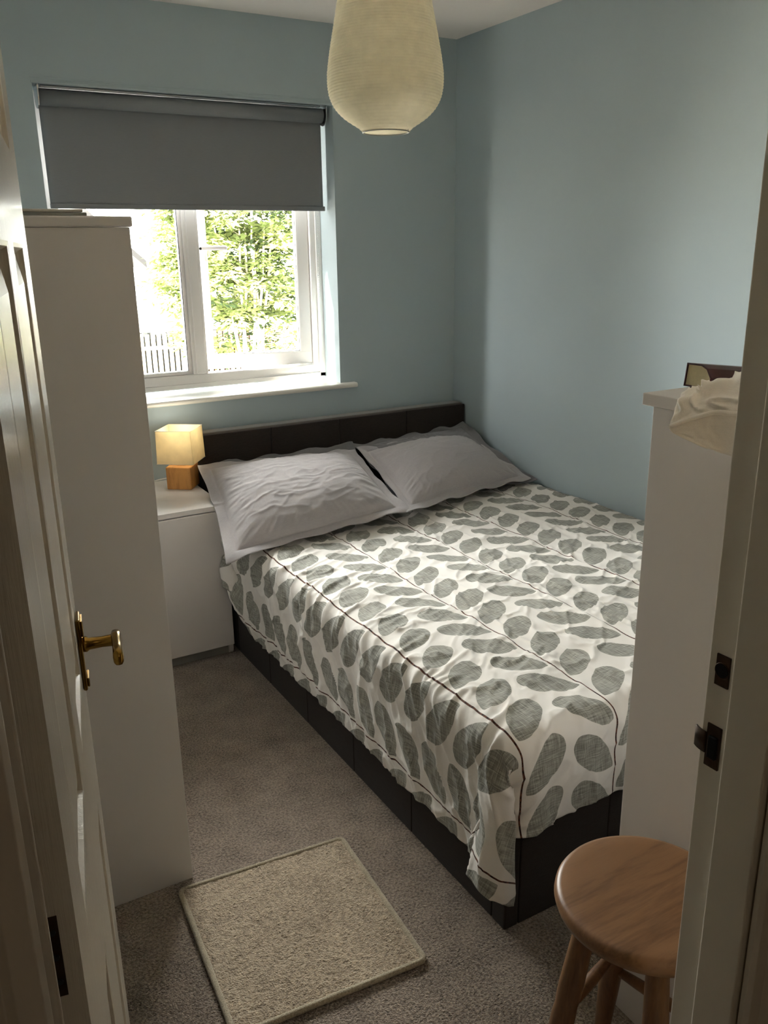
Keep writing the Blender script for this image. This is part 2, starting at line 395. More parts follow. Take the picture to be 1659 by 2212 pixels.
# ---- window ----------------------------------------------------
win = struct(thing('window_1', 'white plastic framed window with a blown-out garden view', 'window', (0, 0, 0)))
def bar_prof_x(name, x0, x1, z0, z1, y0=0.145, y1=0.205, parent=win, bev=0.006): return B(name, M['upvc'], parent, x0, x1, y0, y1, z0, z1, bevel=bev, seg=2)
FX0, FX1, FZ0, FZ1 = WX0-0.002, WX1+0.004, 0.925, WZ1
MU0, MU1 = -1.207, -1.142
fr = MB()
fr.box(FX0, FX1, 0.150, 0.205, FZ0, 0.985).box(FX0, FX1, 0.150, 0.205, 1.975, FZ1)
fr.box(FX0, FX0+0.055, 0.1505, 0.2045, FZ0, FZ1).box(FX1-0.055, FX1, 0.1505, 0.2045, FZ0, FZ1)
fr.build('window_frame', M['upvc'], win, bevel=0.005)
fb = MB()     # stepped inner edge of the frame
fb.box(FX0, FX1, 0.143, 0.151, FZ0+0.004, 0.948).box(FX1-0.030, FX1, 0.143, 0.151, 0.93, FZ1)
fb.build('frame_step', M['upvc'], win, bevel=0.002)
ml = MB(); ml.box(MU0, MU1, 0.147, 0.205, 0.985, 1.975); ml.box(MU0+0.012, MU1-0.012, 0.139, 0.148, 0.985, 1.975)
ml.build('mullion', M['upvc'], win, bevel=0.005)
bd = MB(); bx0, bx1 = FX0+0.055, MU0
bd.box(bx0, bx1, 0.160, 0.185, 0.985, 0.999).box(bx0, bx1, 0.160, 0.185, 1.961, 1.975).box(bx0, bx0+0.014, 0.160, 0.185, 0.985, 1.975).box(bx1-0.014, bx1, 0.160, 0.185, 0.985, 1.975)
bd.build('glazing_bead', M['upvc'], win, bevel=0.004)
gk = MB(); gk.box(bx1-0.0165, bx1-0.0135, 0.166, 0.186, 0.998, 1.962).box(bx0, bx1, 0.166, 0.186, 0.997, 1.0)
gk.build('rubber_seal', M['black'], win)
B('glass_pane', M['glass'], win, bx0+0.012, bx1-0.012, 0.174, 0.178, 0.997, 1.963, bevel=0)
# opening sash, hinged on its right and standing slightly open
SX0, SX1, SZ0, SZ1 = MU1+0.002, FX1-0.057, 0.988, 1.972
th = math.radians(11.0); hx, hy = SX1, 0.160
def sp(x, y, z):    # sash local -> world (swing outwards about the right edge)
    dx, dy = x-hx, y-hy
    return (hx+dx*math.cos(th)+dy*math.sin(th), hy-dx*math.sin(th)+dy*math.cos(th), z)
def sash_mesh(boxes, name, mat, bevel=0.004, parent=win):
    mb = MB()
    for b in boxes: mb.add([sp(*v) for v in boxv(*b)], BOXF)
    return mb.build(name, mat, parent, bevel=bevel)
sash = sash_mesh([(SX0, SX1, 0.160, 0.210, SZ0, SZ0+0.058), (SX0, SX1, 0.160, 0.210, SZ1-0.058, SZ1),
                  (SX0, SX0+0.054, 0.1605, 0.2095, SZ0, SZ1), (SX1-0.056, SX1, 0.1605, 0.2095, SZ0, SZ1)], 'sash', M['upvc'], 0.005)
sash_mesh([(SX0+0.0525, SX1-0.0545, 0.168, 0.176, SZ0+0.0565, SZ0+0.0595), (SX0+0.0525, SX0+0.0555, 0.168, 0.176, SZ0+0.058, SZ1-0.058),
           (SX1-0.0575, SX1-0.0545, 0.168, 0.176, SZ0+0.058, SZ1-0.058)], 'rubber_seal', M['black'], 0, sash)
sash_mesh([(SX0+0.050, SX1-0.052, 0.182, 0.186, SZ0+0.054, SZ1-0.054)], 'glass_pane', M['glass'], 0, sash)
hb = MB(); hz = 1.485
hb.add([sp(*v) for v in boxv(SX0+0.012, SX0+0.040, 0.148, 0.161, hz-0.055, hz+0.03)], BOXF)
hb.add([sp(*v) for v in boxv(SX0+0.014, SX0+0.038, 0.118, 0.150, hz-0.012, hz+0.012)], BOXF)
hb.add([sp(*v) for v in boxv(SX0+0.014, SX0+0.130, 0.112, 0.124, hz-0.008, hz+0.010)], BOXF)
wh = hb.build('window_handle', M['upvc'], sash, bevel=0.004)
MB().lathe(sp(SX0+0.020, 0.1115, hz-0.001), [(0.0055, -0.001), (0.0055, 0.001)], 12, (0, 1, 0)).build('key_lock', M['black'], wh)
# window sill board with rounded nose
sl = MB(); nose = [(-0.035+0.011*(1-math.cos(a)), 0.9045+0.0105*math.sin(a)) for a in np.linspace(-PI/2, PI/2, 9)]
sl.sweep_x([(0.150, 0.894), ]+nose+[(0.150, 0.915)], WX0, WX1)
sl.sweep_x([(0.0, 0.894), ]+nose+[(0.0, 0.915)], -1.80, WX0); sl.sweep_x([(0.0, 0.894), ]+nose+[(0.0, 0.915)], WX1, -0.532)
struct(recalc(sl.build('trim_2', M['trimwhite'], bevel=0.0)), 'white window sill board with a rounded nose', 'window sill')
# outer cill / brick reveal lies outside

# ---- roller blind ------------------------------------------------
bl = thing('roller_blind', 'grey roller blind half lowered inside the window recess', 'blind', (-1.16, 0.05, 2.0))
BY = 0.0765
rc = (0.048, 1.988)
MB().tube([(-1.705, *rc), (-0.628, *rc)], 0.0275, 28).build('roller', M['blind'], bl, smooth=True, bevel=0)
fbm_ = MB(); nx, nz = 60, 30; V = []
for j in range(nz+1):
    for i in range(nx+1):
        z = 1.985-(1.985-1.642)*j/nz; x = -1.704+(1.704-0.618)*i/nx
        V.append((x, BY+0.0012*math.sin(i*0.45+j*0.07)*j/nz-0.002*math.sin(PI*i/nx)*j/nz, z))
F = [(j*(nx+1)+i, j*(nx+1)+i+1, (j+1)*(nx+1)+i+1, (j+1)*(nx+1)+i) for j in range(nz) for i in range(nx)]
cl = link('blind_cloth', V, F, M['blind'], bl, smooth=True); sm = cl.modifiers.new('s', 'SOLIDIFY'); sm.thickness = 0.0008
MB().box(-1.705, -0.610, BY-0.005, BY+0.004, 1.627, 1.646).build('hem_bar', M['blind'], bl, bevel=0.003)
for s, x in ((-1, -1.711), (1, -0.620)):
    br = MB(); pts = [(rc[0]+0.034*math.cos(a), rc[1]-0.004+0.034*math.sin(a)) for a in np.linspace(-PI, 0, 12)]
    br.sweep_x(pts+[(rc[0]+0.034, 2.024), (rc[0]-0.034, 2.024)], x-0.0025, x+0.0025)
    recalc(br.build('bracket', M['chrome'], bl, bevel=0.0008))
MB().box(-1.70, -0.64, 0.028, 0.060, 2.017, 2.0245).build('head_rail', M['chrome'], bl, bevel=0.002)
ch = MB()
for i in range(72):
    for dx, yy in ((0, 0.110), (0.004, 0.118)):
        zc = 1.95-i*0.0098; ch.lathe((-0.622+dx-0.0002*i, yy, zc), [(0.0002, -0.0021), (0.0018, -0.001), (0.0018, 0.001), (0.0002, 0.0021)], 6, caps=False)
cho = ch.build('bead_chain', M['trimwhite'], bl, smooth=True); cho['kind'] = 'stuff'

# ---- door frame --------------------------------------------------
RJ, LJ = -1.600, -2.290
df = thing('trim_3', 'white painted door lining of the bedroom doorway', 'door frame', (0, 0, 0)); struct(df)
jr = MB().sweep_z([(RJ, YD), (RJ, -2.818), (RJ-0.012, -2.818), (RJ-0.012, -2.8675), (DX1, -2.8675), (DX1, YD)], 0, DZ)
recalc(jr.build('right_jamb', M['gloss'], df, bevel=0.0022, seg=3))
jl = MB().sweep_z([(LJ, YD), (LJ, -2.818), (LJ+0.018, -2.818), (LJ+0.018, -2.8675), (DX0, -2.8675), (DX0, YD)], 0, DZ)
recalc(jl.build('left_jamb', M['gloss'], df, bevel=0.0022, seg=3))
MB().box(DX0, DX1, YH, YD, 1.99, DZ).build('head_jamb', M['gloss'], df, bevel=0.002)
arch = lambda x0, s: [(x0, YH-0.0), (x0, YH-0.006), (x0+s*0.004, YH-0.011), (x0+s*0.018, YH-0.013), (x0+s*0.024, YH-0.009), (x0+s*0.030, YH-0.016), (x0+s*0.044, YH-0.018), (x0+s*0.052, YH-0.014), (x0+s*0.058, YH-0.018), (x0+s*0.066, YH-0.018), (x0+s*0.068, YH-0.0)]
recalc(MB().sweep_z(arch(RJ-0.004, 1), 0, DZ+0.05).build('architrave', M['gloss'], df, smooth=False, bevel=0.0008))
recalc(MB().sweep_z(arch(LJ+0.012, -1), 0, DZ+0.05).build('architrave', M['gloss'], df, smooth=False, bevel=0.0008))
# strike plates let into the right jamb
k1 = thing('strike_plate', 'bronze latch strike plate with a curled lip on the right door jamb', 'strike plate', (RJ, -2.80, 0.955), 'door keeps on the right jamb')
MB().box(RJ-0.0018, RJ+0.001, -2.8065, -2.7885, 0.930, 0.981).build('plate', M['bronze'], k1, bevel=0.0006)
MB().box(RJ-0.0045, RJ-0.0005, -2.8035, -2.7925, 0.942, 0.968).build('latch_hole', M['hole'], k1, bevel=0.001)
lp = MB(); V = []
for z in (0.9445, 0.969):
    for a in np.linspace(0, 1, 8):
        V.append((RJ-0.0018+0.004*a**2.5, -2.789+0.017*a, z))
lp.add(V, [(i, i+1, i+9, i+8) for i in range(7)])
lpo = lp.build('lip', M['bronze'], k1, smooth=True); s_ = lpo.modifiers.new('s', 'SOLIDIFY'); s_.thickness = 0.002; s_.offset = 0
k2 = thing('strike_plate', 'dark bronze keep plate with a round hole higher on the right jamb', 'strike plate', (RJ, -2.80, 1.045), 'door keeps on the right jamb')
MB().box(RJ-0.0018, RJ+0.001, -2.8075, -2.7905, 1.0285, 1.064).build('plate', M['bronze'], k2, bevel=0.0006)
MB().lathe((RJ-0.0022, -2.799, 1.047), [(0.0075, -0.0008), (0.0075, 0.0008)], 24, (1, 0, 0)).build('bolt_hole', M['hole'], k2)
MB().tube([(RJ-0.0020, -2.799+0.0082*math.cos(a), 1.047+0.0082*math.sin(a)) for a in np.linspace(0, 2*PI, 25)[:-1]], 0.0008, 6, closed=True).build('hole_rim', M['bronze'], k2, smooth=True)

# ---- bedroom door, standing open ---------------------------------
dr = struct(thing('door_1', 'glossy white grained panel door standing open at the left with brass handle', 'door', (0, 0, 0)))
A2 = np.array([-2.250, -2.790]); B2 = np.array([-2.130, -2.155]); T2 = (B2-A2)/np.linalg.norm(B2-A2); N2 = np.array([T2[1], -T2[0]]); DW = float(np.linalg.norm(B2-A2))
def dp(s, n, z):    # s along the leaf from the hinge, n out of the visible face
    q = A2+T2*s+N2*n; return (q[0], q[1], z)
def dbox(mb, s0, s1, n0, n1, z0, z1):
    v = [dp(s, n, z) for z in (z0, z1) for s, n in ((s0, n0), (s1, n0), (s1, n1), (s0, n1))]
    return mb.add(v, BOXF[:] if True else None)
panels = []
for (s0, s1) in ((0.092, 0.287), (0.359, 0.552)):
    for (z0, z1) in ((0.20, 0.757), (0.945, 1.482), (1.576, 1.86)): panels.append((s0, s1, z0, z1))
# leaf: core slab, stiles and rails proud of the recessed panels
lf = MB(); DT = 0.035; RC = 0.009
dbox(lf, 0, DW, -DT, -RC, 0.008, 1.985)
for s0, s1 in ((0, 0.092), (0.287, 0.359), (0.552, DW)): dbox(lf, s0, s1, -RC, 0, 0.008, 1.985)
for z0, z1 in ((0.008, 0.20), (0.757, 0.945), (1.482, 1.576), (1.86, 1.985)):
    for s0, s1 in ((0.092, 0.287), (0.359, 0.552)): dbox(lf, s0, s1, -RC, 0, z0, z1)
recalc(lf.build('door_leaf', M['doorpaint'], dr))
for (s0, s1, z0, z1) in panels:
    p = MB(); rings = [(0.0, 0.0), (0.004, -0.001), (0.007, -0.006), (0.010, -0.0085), (0.016, -0.0085), (0.040, -0.0025), (0.043, -0.0025)]
    V = []
    for off, n in rings:
        V += [dp(s0+off, n, z0+off), dp(s1-off, n, z0+off), dp(s1-off, n, z1-off), dp(s0+off, n, z1-off)]
    F = []
    for r in range(len(rings)-1):
        for j in range(4): F.append((r*4+j, r*4+(j+1) % 4, (r+1)*4+(j+1) % 4, (r+1)*4+j))
    F.append(tuple((len(rings)-1)*4+j for j in range(4)))
    recalc(p.add(V, F).build('panel', M['doorpaint'], dr))
hd_ = thing('door_handle', None, None); hd_.parent = dr
pl = MB(); dbox(pl, DW-0.070, DW-0.034, 0.0, 0.006, 0.908, 1.012); hp = pl.build('backplate', M['brass'], hd_, bevel=0.003, seg=3)
pz = MB(); dbox(pz, DW-0.066, DW-0.038, 0.006, 0.009, 0.985, 1.008); dbox(pz, DW-0.066, DW-0.038, 0.006, 0.009, 0.912, 0.925); pz.build('plate_boss', M['brass'], hd_, bevel=0.0014)
c0 = np.array(dp(DW-0.052, 0.0, 0.969))
MB().lathe(c0, [(0.010, 0.004), (0.011, 0.010), (0.0085, 0.014), (0.0075, 0.030), (0.0085, 0.046), (0.009, 0.050)], 20, (N2[0], N2[1], 0)).build('neck', M['brass'], hd_, smooth=True)
lv = MB(); V = []
for i, (ds, w, hh) in enumerate([(0.012, 0.006, 0.010), (0.0, 0.0075, 0.0115), (-0.015, 0.0065, 0.0105), (-0.035, 0.0065, 0.0100), (-0.056, 0.007, 0.0108), (-0.064, 0.0055, 0.008)]):
    for a in range(12):
        an = 2*PI*a/12; V.append(dp(DW-0.052+ds, 0.049+w*np.sign(math.cos(an))*abs(math.cos(an))**0.6, 0.969+hh*np.sign(math.sin(an))*abs(math.sin(an))**0.6))
F = [(i*12+j, i*12+(j+1) % 12, (i+1)*12+(j+1) % 12, (i+1)*12+j) for i in range(5) for j in range(12)]+[tuple(range(12)), tuple(60+j for j in range(12))]
recalc(lv.add(V, F).build('lever', M['brass'], hd_, smooth=True))
hg = MB(); V = [dp(-0.0006, n, z) for z in (0.972, 1.040) for n in (-0.030, -0.0115)]
V += [dp(0.003, n, z) for z in (0.972, 1.040) for n in (-0.030, -0.0115)]
hg.add(V, [(0, 1, 3, 2), (4, 6, 7, 5), (0, 4, 5, 1), (2, 3, 7, 6), (1, 5, 7, 3), (0, 2, 6, 4)]); hgo = recalc(hg.build('hinge', M['bronze'], dr)); hgo['label'] = 'dark hinge leaf let into the edge'
for z in (0.985, 1.006, 1.027):
    MB().lathe(dp(-0.0012, -0.0155, z), [(0.0022, -0.0006), (0.0022, 0.0006)], 10, (T2[0], T2[1], 0)).build('screw', M['black'], hgo)

# ================================================================== FURNITURE
# ---- bed ----------------------------------------------------------
bed = thing('bed', 'charcoal fabric upholstered double bed frame with low headboard', 'bed', (-0.65, -1.05, 0))
BX0, BX1, BYF = -1.305, -0.008, -2.100
RH = 0.335
def padded(name, x0, x1, y0, y1, z0, z1, parent, bev=0.008, mat=None):
    return B(name, mat or M['charcoal'], parent, x0, x1, y0, y1, z0, z1, bevel=bev, seg=3)
# headboard as four upholstered panels over a core
hbo = padded('headboard', BX0, BX1, -0.100, -0.020, 0.0, 0.785, bed, 0.014, M['charcoallit'])  # core colour lightened to stand for the light on its top
for (a, b) in ((BX0, -0.982), (-0.982, -0.666), (-0.666, -0.328), (-0.328, BX1)):
    padded('headboard_panel', a+0.0010, b-0.0010, -0.107, -0.096, 0.012, 0.778, hbo, 0.004)
sr = padded('side_rail', BX0+0.006, BX0+0.035, BYF+0.006, -0.101, 0.0, RH-0.003, bed, 0.004)
ys = [-0.108, -0.46, -0.765, -1.073, -1.388, -1.706, -2.051]
for a, b in zip(ys[:-1], ys[1:]):
    padded('rail_panel', BX0, BX0+0.014, a-0.0008, b+0.0008, 0.0, RH, sr, 0.003)
padded('side_rail', BX1-0.03, BX1, BYF+0.006, -0.101, 0.0, RH, bed, 0.004)
padded('corner_cover', BX0-0.001, BX0+0.038, BYF-0.001, -2.0526, 0.0, RH, bed, 0.005)
fr_ = padded('foot_rail', BX0+0.03, BX1, BYF+0.006, BYF+0.035, 0.0, RH-0.003, bed, 0.004)
xs = [BX0+0.0388, -1.002, -0.660, -0.330, BX1]
for a, b in zip(xs[:-1], xs[1:]): padded('rail_panel', a+0.0008, b-0.0008, BYF, BYF+0.014, 0.0, RH, fr_, 0.003)
B('base_board', M['charcoal'], bed, BX0+0.036, BX1-0.031, BYF+0.036, -0.102, 0.17, 0.20)
mt = tag(B('mattress', M['mattress'], None, BX0+0.037, BX1-0.031, BYF+0.037, -0.110, 0.2005, 0.462, bevel=0.035, seg=4), 'mattress in a dark grey sheet, just visible under the pillows', 'mattress')

# ---- duvet: mass-spring drape over the mattress and frame --------
A0, A1 = BX0-0.305, -0.013
Bh, Bf = -0.475, BYF-0.206
NX, NY = 112, 126
aa = np.linspace(A0, A1, NX); bb = np.linspace(Bf, Bh, NY)
RA, RB = np.meshgrid(aa, bb)                       # rest coordinates, rows along y
def soft_top(x, y):
    return 0.492+0.022*np.clip((x+1.0)/1.0, 0, 1)
P = np.stack([RA, RB, soft_top(RA, RB)+0.02], 2)
P[:, :, 2] += 0.006*vnoise(RA*14, RB*9, 3)
hx_, hy_ = (A1-A0)/(NX-1), (Bh-Bf)/(NY-1)
SL = 1.010
cons = []
def cs(sl1, sl2, rest, k): cons.append((sl1, sl2, rest, k))
for par in (0, 1):
    cs((slice(None), slice(par, NX-1, 2)), (slice(None), slice(par+1, NX, 2)), hx_*SL, 1.0)
    cs((slice(par, NY-1, 2), slice(None)), (slice(par+1, NY, 2), slice(None)), hy_*SL, 1.0)
dg = math.hypot(hx_, hy_)*SL
for pi_ in (0, 1):
    for pj in (0, 1):
        cs((slice(pi_, NY-1, 2), slice(pj, NX-1, 2)), (slice(pi_+1, NY, 2), slice(pj+1, NX, 2)), dg, 0.35)
        cs((slice(pi_+1, NY, 2), slice(pj, NX-1, 2)), (slice(pi_, NY-1, 2), slice(pj+1, NX, 2)), dg, 0.35)
for st, kb in ((2, 0.35), (5, 0.12)):
    for par in range(0, 2*st):
        c = np.arange(NX-st)[(np.arange(NX-st)//st) % 2 == (par//st) % 2]; c = c[c % st == par % st]
        if len(c): cs((slice(None), c), (slice(None), c+st), hx_*SL*st, kb)
        c = np.arange(NY-st)[(np.arange(NY-st)//st) % 2 == (par//st) % 2]; c = c[c % st == par % st]
        if len(c): cs((c, slice(None)), (c+st, slice(None)), hy_*SL*st, kb)
vel = np.zeros_like(P); OLD = P.copy()
rr = 0.045
ex0, ey0 = BX0-0.016, BYF-0.016                     # outer faces the cloth rests on
pin_top = P[-1].copy(); ovh = np.maximum(BX0-0.0-pin_top[:, 0], 0); pin_top[:, 2] = 0.488+0.02*np.clip((pin_top[:, 0]+1.0), 0, 1)
pin_top[:, 2] -= ovh*0.47; pin_top[:, 0] = np.where(ovh > 0, BX0-0.020-0.02*np.sin(ovh*40), pin_top[:, 0]); pin_top[:, 1] -= ovh*0.12
pin_r = P[:, -1].copy(); pin_r[:, 2] = np.where(pin_r[:, 1] > BYF, 0.512, 0)
top_rows = slice(NY-1, NY)
on_bed = RB[:, -1] > BYF-0.0
def collide(P, OLD):
    x, y, z = P[..., 0], P[..., 1], P[..., 2]
    top = soft_top(x, y)
    # distance to rounded block occupying x>ex0, y>ey0, z<top
    qx = ex0+rr-x; qy = ey0+rr-y; qz = z-(top-rr)
    px, py, pz = np.maximum(qx, 0), np.maximum(qy, 0), np.maximum(qz, 0)
    ln = np.sqrt(px*px+py*py+pz*pz)
    outside = ln > 0
    pen = np.where(outside, rr-ln, 0)
    hit = outside & (pen > 0)
    l = np.maximum(ln, 1e-9)
    gx, gy, gz = -px/l, -py/l, pz/l
    m = np.where(hit, pen, 0)
    P[..., 0] += gx*m; P[..., 1] += gy*m; P[..., 2] += gz*m
    deep = ~outside
    P[..., 2] = np.where(deep, top, P[..., 2])
    f = hit | deep
    P[..., 0] = np.where(f, P[..., 0]*0.75+OLD[..., 0]*0.25, P[..., 0]); P[..., 1] = np.where(f, P[..., 1]*0.75+OLD[..., 1]*0.25, P[..., 1])
    P[..., 0] = np.minimum(P[..., 0], -0.012); P[..., 2] = np.maximum(P[..., 2], 0.02)
G = np.array([0, 0, -9.8])
dt = 1/55.0
ia = int(np.argmin(np.abs(aa-(BX0+0.035)))); ib = int(np.argmin(np.abs(bb-(BYF+0.035))))
REST = np.stack([RA, RB], 2)
wt = np.clip((RA-(BX0+0.02))/0.10, 0, 1)*np.clip((RB-(BYF+0.02))/0.10, 0, 1)*0.10
def lra(P):
    for sl, anc, ranc in (((slice(ib, NY), slice(0, ia)), P[ib:, ia:ia+1], REST[ib:, ia:ia+1]), ((slice(0, ib), slice(ia, NX)), P[ib:ib+1, ia:], REST[ib:ib+1, ia:]),
                    ((slice(0, ib), slice(0, ia)), P[ib:ib+1, ia:ia+1], REST[ib:ib+1, ia:ia+1])):
        d = P[sl]-anc; L = np.sqrt((d*d).sum(-1, keepdims=True))+1e-9; R0 = np.sqrt(((REST[sl]-ranc)**2).sum(-1, keepdims=True))*1.004
        P[sl] = anc+d*np.minimum(1, R0/L)
CW = ((RA < BX0+0.01) & (RB < BYF+0.01)).astype(float)
for it in range(170):
    OLD = P.copy()
    P = P+vel*dt+G*dt*dt*0.9+CW[..., None]*np.array([-1.3, 0.15, 0])*dt*dt
    for sub in range(9):
        for (s1, s2, rest, k) in cons:
            a_, b_ = P[s1], P[s2]; d = b_-a_; L = np.sqrt((d*d).sum(-1, keepdims=True))+1e-9
            cor = d*(0.5*k*(L-rest)/L)
            P[s1] = a_+cor; P[s2] = b_-cor
        P[..., :2] += (REST-P[..., :2])*wt[..., None]; lra(P)
        P[-1] = pin_top
        P[on_bed, -1] = np.stack([np.full(on_bed.sum(), -0.013), P[on_bed, -1, 1]*0.3+pin_r[on_bed, 1]*0.7, np.full(on_bed.sum(), 0.513)], 1)
        if sub % 3 == 2: collide(P, OLD)
    collide(P, OLD)
    vel = (P-OLD)/dt*(0.965 if it < 110 else 0.88)
    vel = np.clip(vel, -3, 3)
DUV = P.copy()
# upsample x3 and smooth, then add the fine creases
def upsample(Q, k):
    ny, nx = Q.shape[:2]
    yi = np.linspace(0, ny-1, (ny-1)*k+1); xi = np.linspace(0, nx-1, (nx-1)*k+1)
    def cub(Q, t, ax):
        n = Q.shape[ax]; i = np.clip(np.floor(t).astype(int), 0, n-2); f = t-i
        g = lambda j: np.take(Q, np.clip(j, 0, n-1), axis=ax)
        sh = [1]*Q.ndim; sh[ax] = -1; f = f.reshape(sh)
        p0, p1, p2, p3 = g(i-1), g(i), g(i+1), g(i+2)
        # cubic B-spline: smoothing
        return ((1-f)**3*p0+(3*f**3-6*f*f+4)*p1+(-3*f**3+3*f*f+3*f+1)*p2+f**3*p3)/6
    return cub(cub(Q, yi, 0), xi, 1)
Pu = upsample(DUV, 3); Ru = upsample(np.stack([RA, RB], 2), 3)
ua = np.linspace(A0, A1, Pu.shape[1])[None, :]+0*Pu[..., 0]; ub = np.linspace(Bf, Bh, Pu.shape[0])[:, None]+0*Pu[..., 0]
N = normals_grid(Pu)
left = np.clip((-0.95-ua)/0.35, 0, 1); right = 1-left
# warped coordinates for creases
wx = ua+0.05*fbm(ua*5, ub*5, 11); wy = ub+0.05*fbm(ua*5+9, ub*5, 13)
c1 = ridge((wx*0.9+wy*0.45)*6, (wy*0.9-wx*0.45)*22, 21, 5)     # short creases across the left edge
c2 = ridge(wx*17, wy*4.0, 31, 5)                                # long soft folds down the bed
c3 = ridge((wx+wy)*9, (wx-wy)*16, 41, 5)
hh = 0.0095*left*(c1-0.3)+0.0070*right*(c2-0.3)+0.0045*(c3-0.3)+0.010*(fbm(ua*4, ub*3, 51)-0.5)+0.0030*(fbm(ua*18, ub*18, 61)-0.5)
seamfade = np.clip(np.minimum.reduce([(ua-A0)/0.02, (ub-Bf)/0.02])+0.1, 0, 1)
Pu = Pu+N*(hh+0.004)[..., None]
ny, nx = Pu.shape[:2]
# underside, rolled at the hems so the cover has thickness
edge = np.minimum((ua-A0), (ub-Bf)); thick = 0.004+0.018*np.clip(edge/0.08, 0, 1)**0.6
thick = thick*np.clip(np.maximum((ua-BX0-0.02)/0.12, (ub-BYF-0.02)/0.12), 0.12, 1)
Un = Pu-N*np.clip(thick, 0, 0.02)[..., None]
V = np.concatenate([Pu.reshape(-1, 3), Un.reshape(-1, 3)]); n0 = ny*nx
F = grid_faces(ny, nx); F2 = F[:, ::-1]+n0
side = []
def strip(idx):
    for a, b in zip(idx[:-1], idx[1:]): side.append((a, a+n0, b+n0, b))
strip(list(range(0, nx))); strip([i*nx for i in range(ny)]); strip([(ny-1)*nx+i for i in range(nx)]); strip([i*nx+nx-1 for i in range(ny)])
me = bpy.data.meshes.new('duvet'); Fall = np.concatenate([F, F2, np.array(side)])
me.vertices.add(len(V)); me.vertices.foreach_set('co', V.ravel())
me.loops.add(Fall.size); me.loops.foreach_set('vertex_index', Fall.ravel().astype(np.int32))
me.polygons.add(len(Fall)); me.polygons.foreach_set('loop_start', np.arange(0, Fall.size, 4, dtype=np.int32)); me.polygons.foreach_set('loop_total', np.full(len(Fall), 4, np.int32))
me.polygons.foreach_set('use_smooth', np.ones(len(Fall), bool)); me.update(calc_edges=True); me.validate()
uvc = np.stack([ua.ravel(), ub.ravel()], 1); uvc = np.concatenate([uvc, uvc+np.array([0.13, 0.05])])
ul = me.uv_layers.new(name='UVMap'); li = np.zeros(len(me.loops), np.int32); me.loops.foreach_get('vertex_index', li); ul.data.foreach_set('uv', uvc[li].ravel())
me.materials.append(M['duvet'])
duv = bpy.data.objects.new('duvet', me); COL.objects.link(duv); recalc(duv)
tag(duv, 'white duvet printed with grey leaves on thin brown stems, draped over the bed', 'duvet')

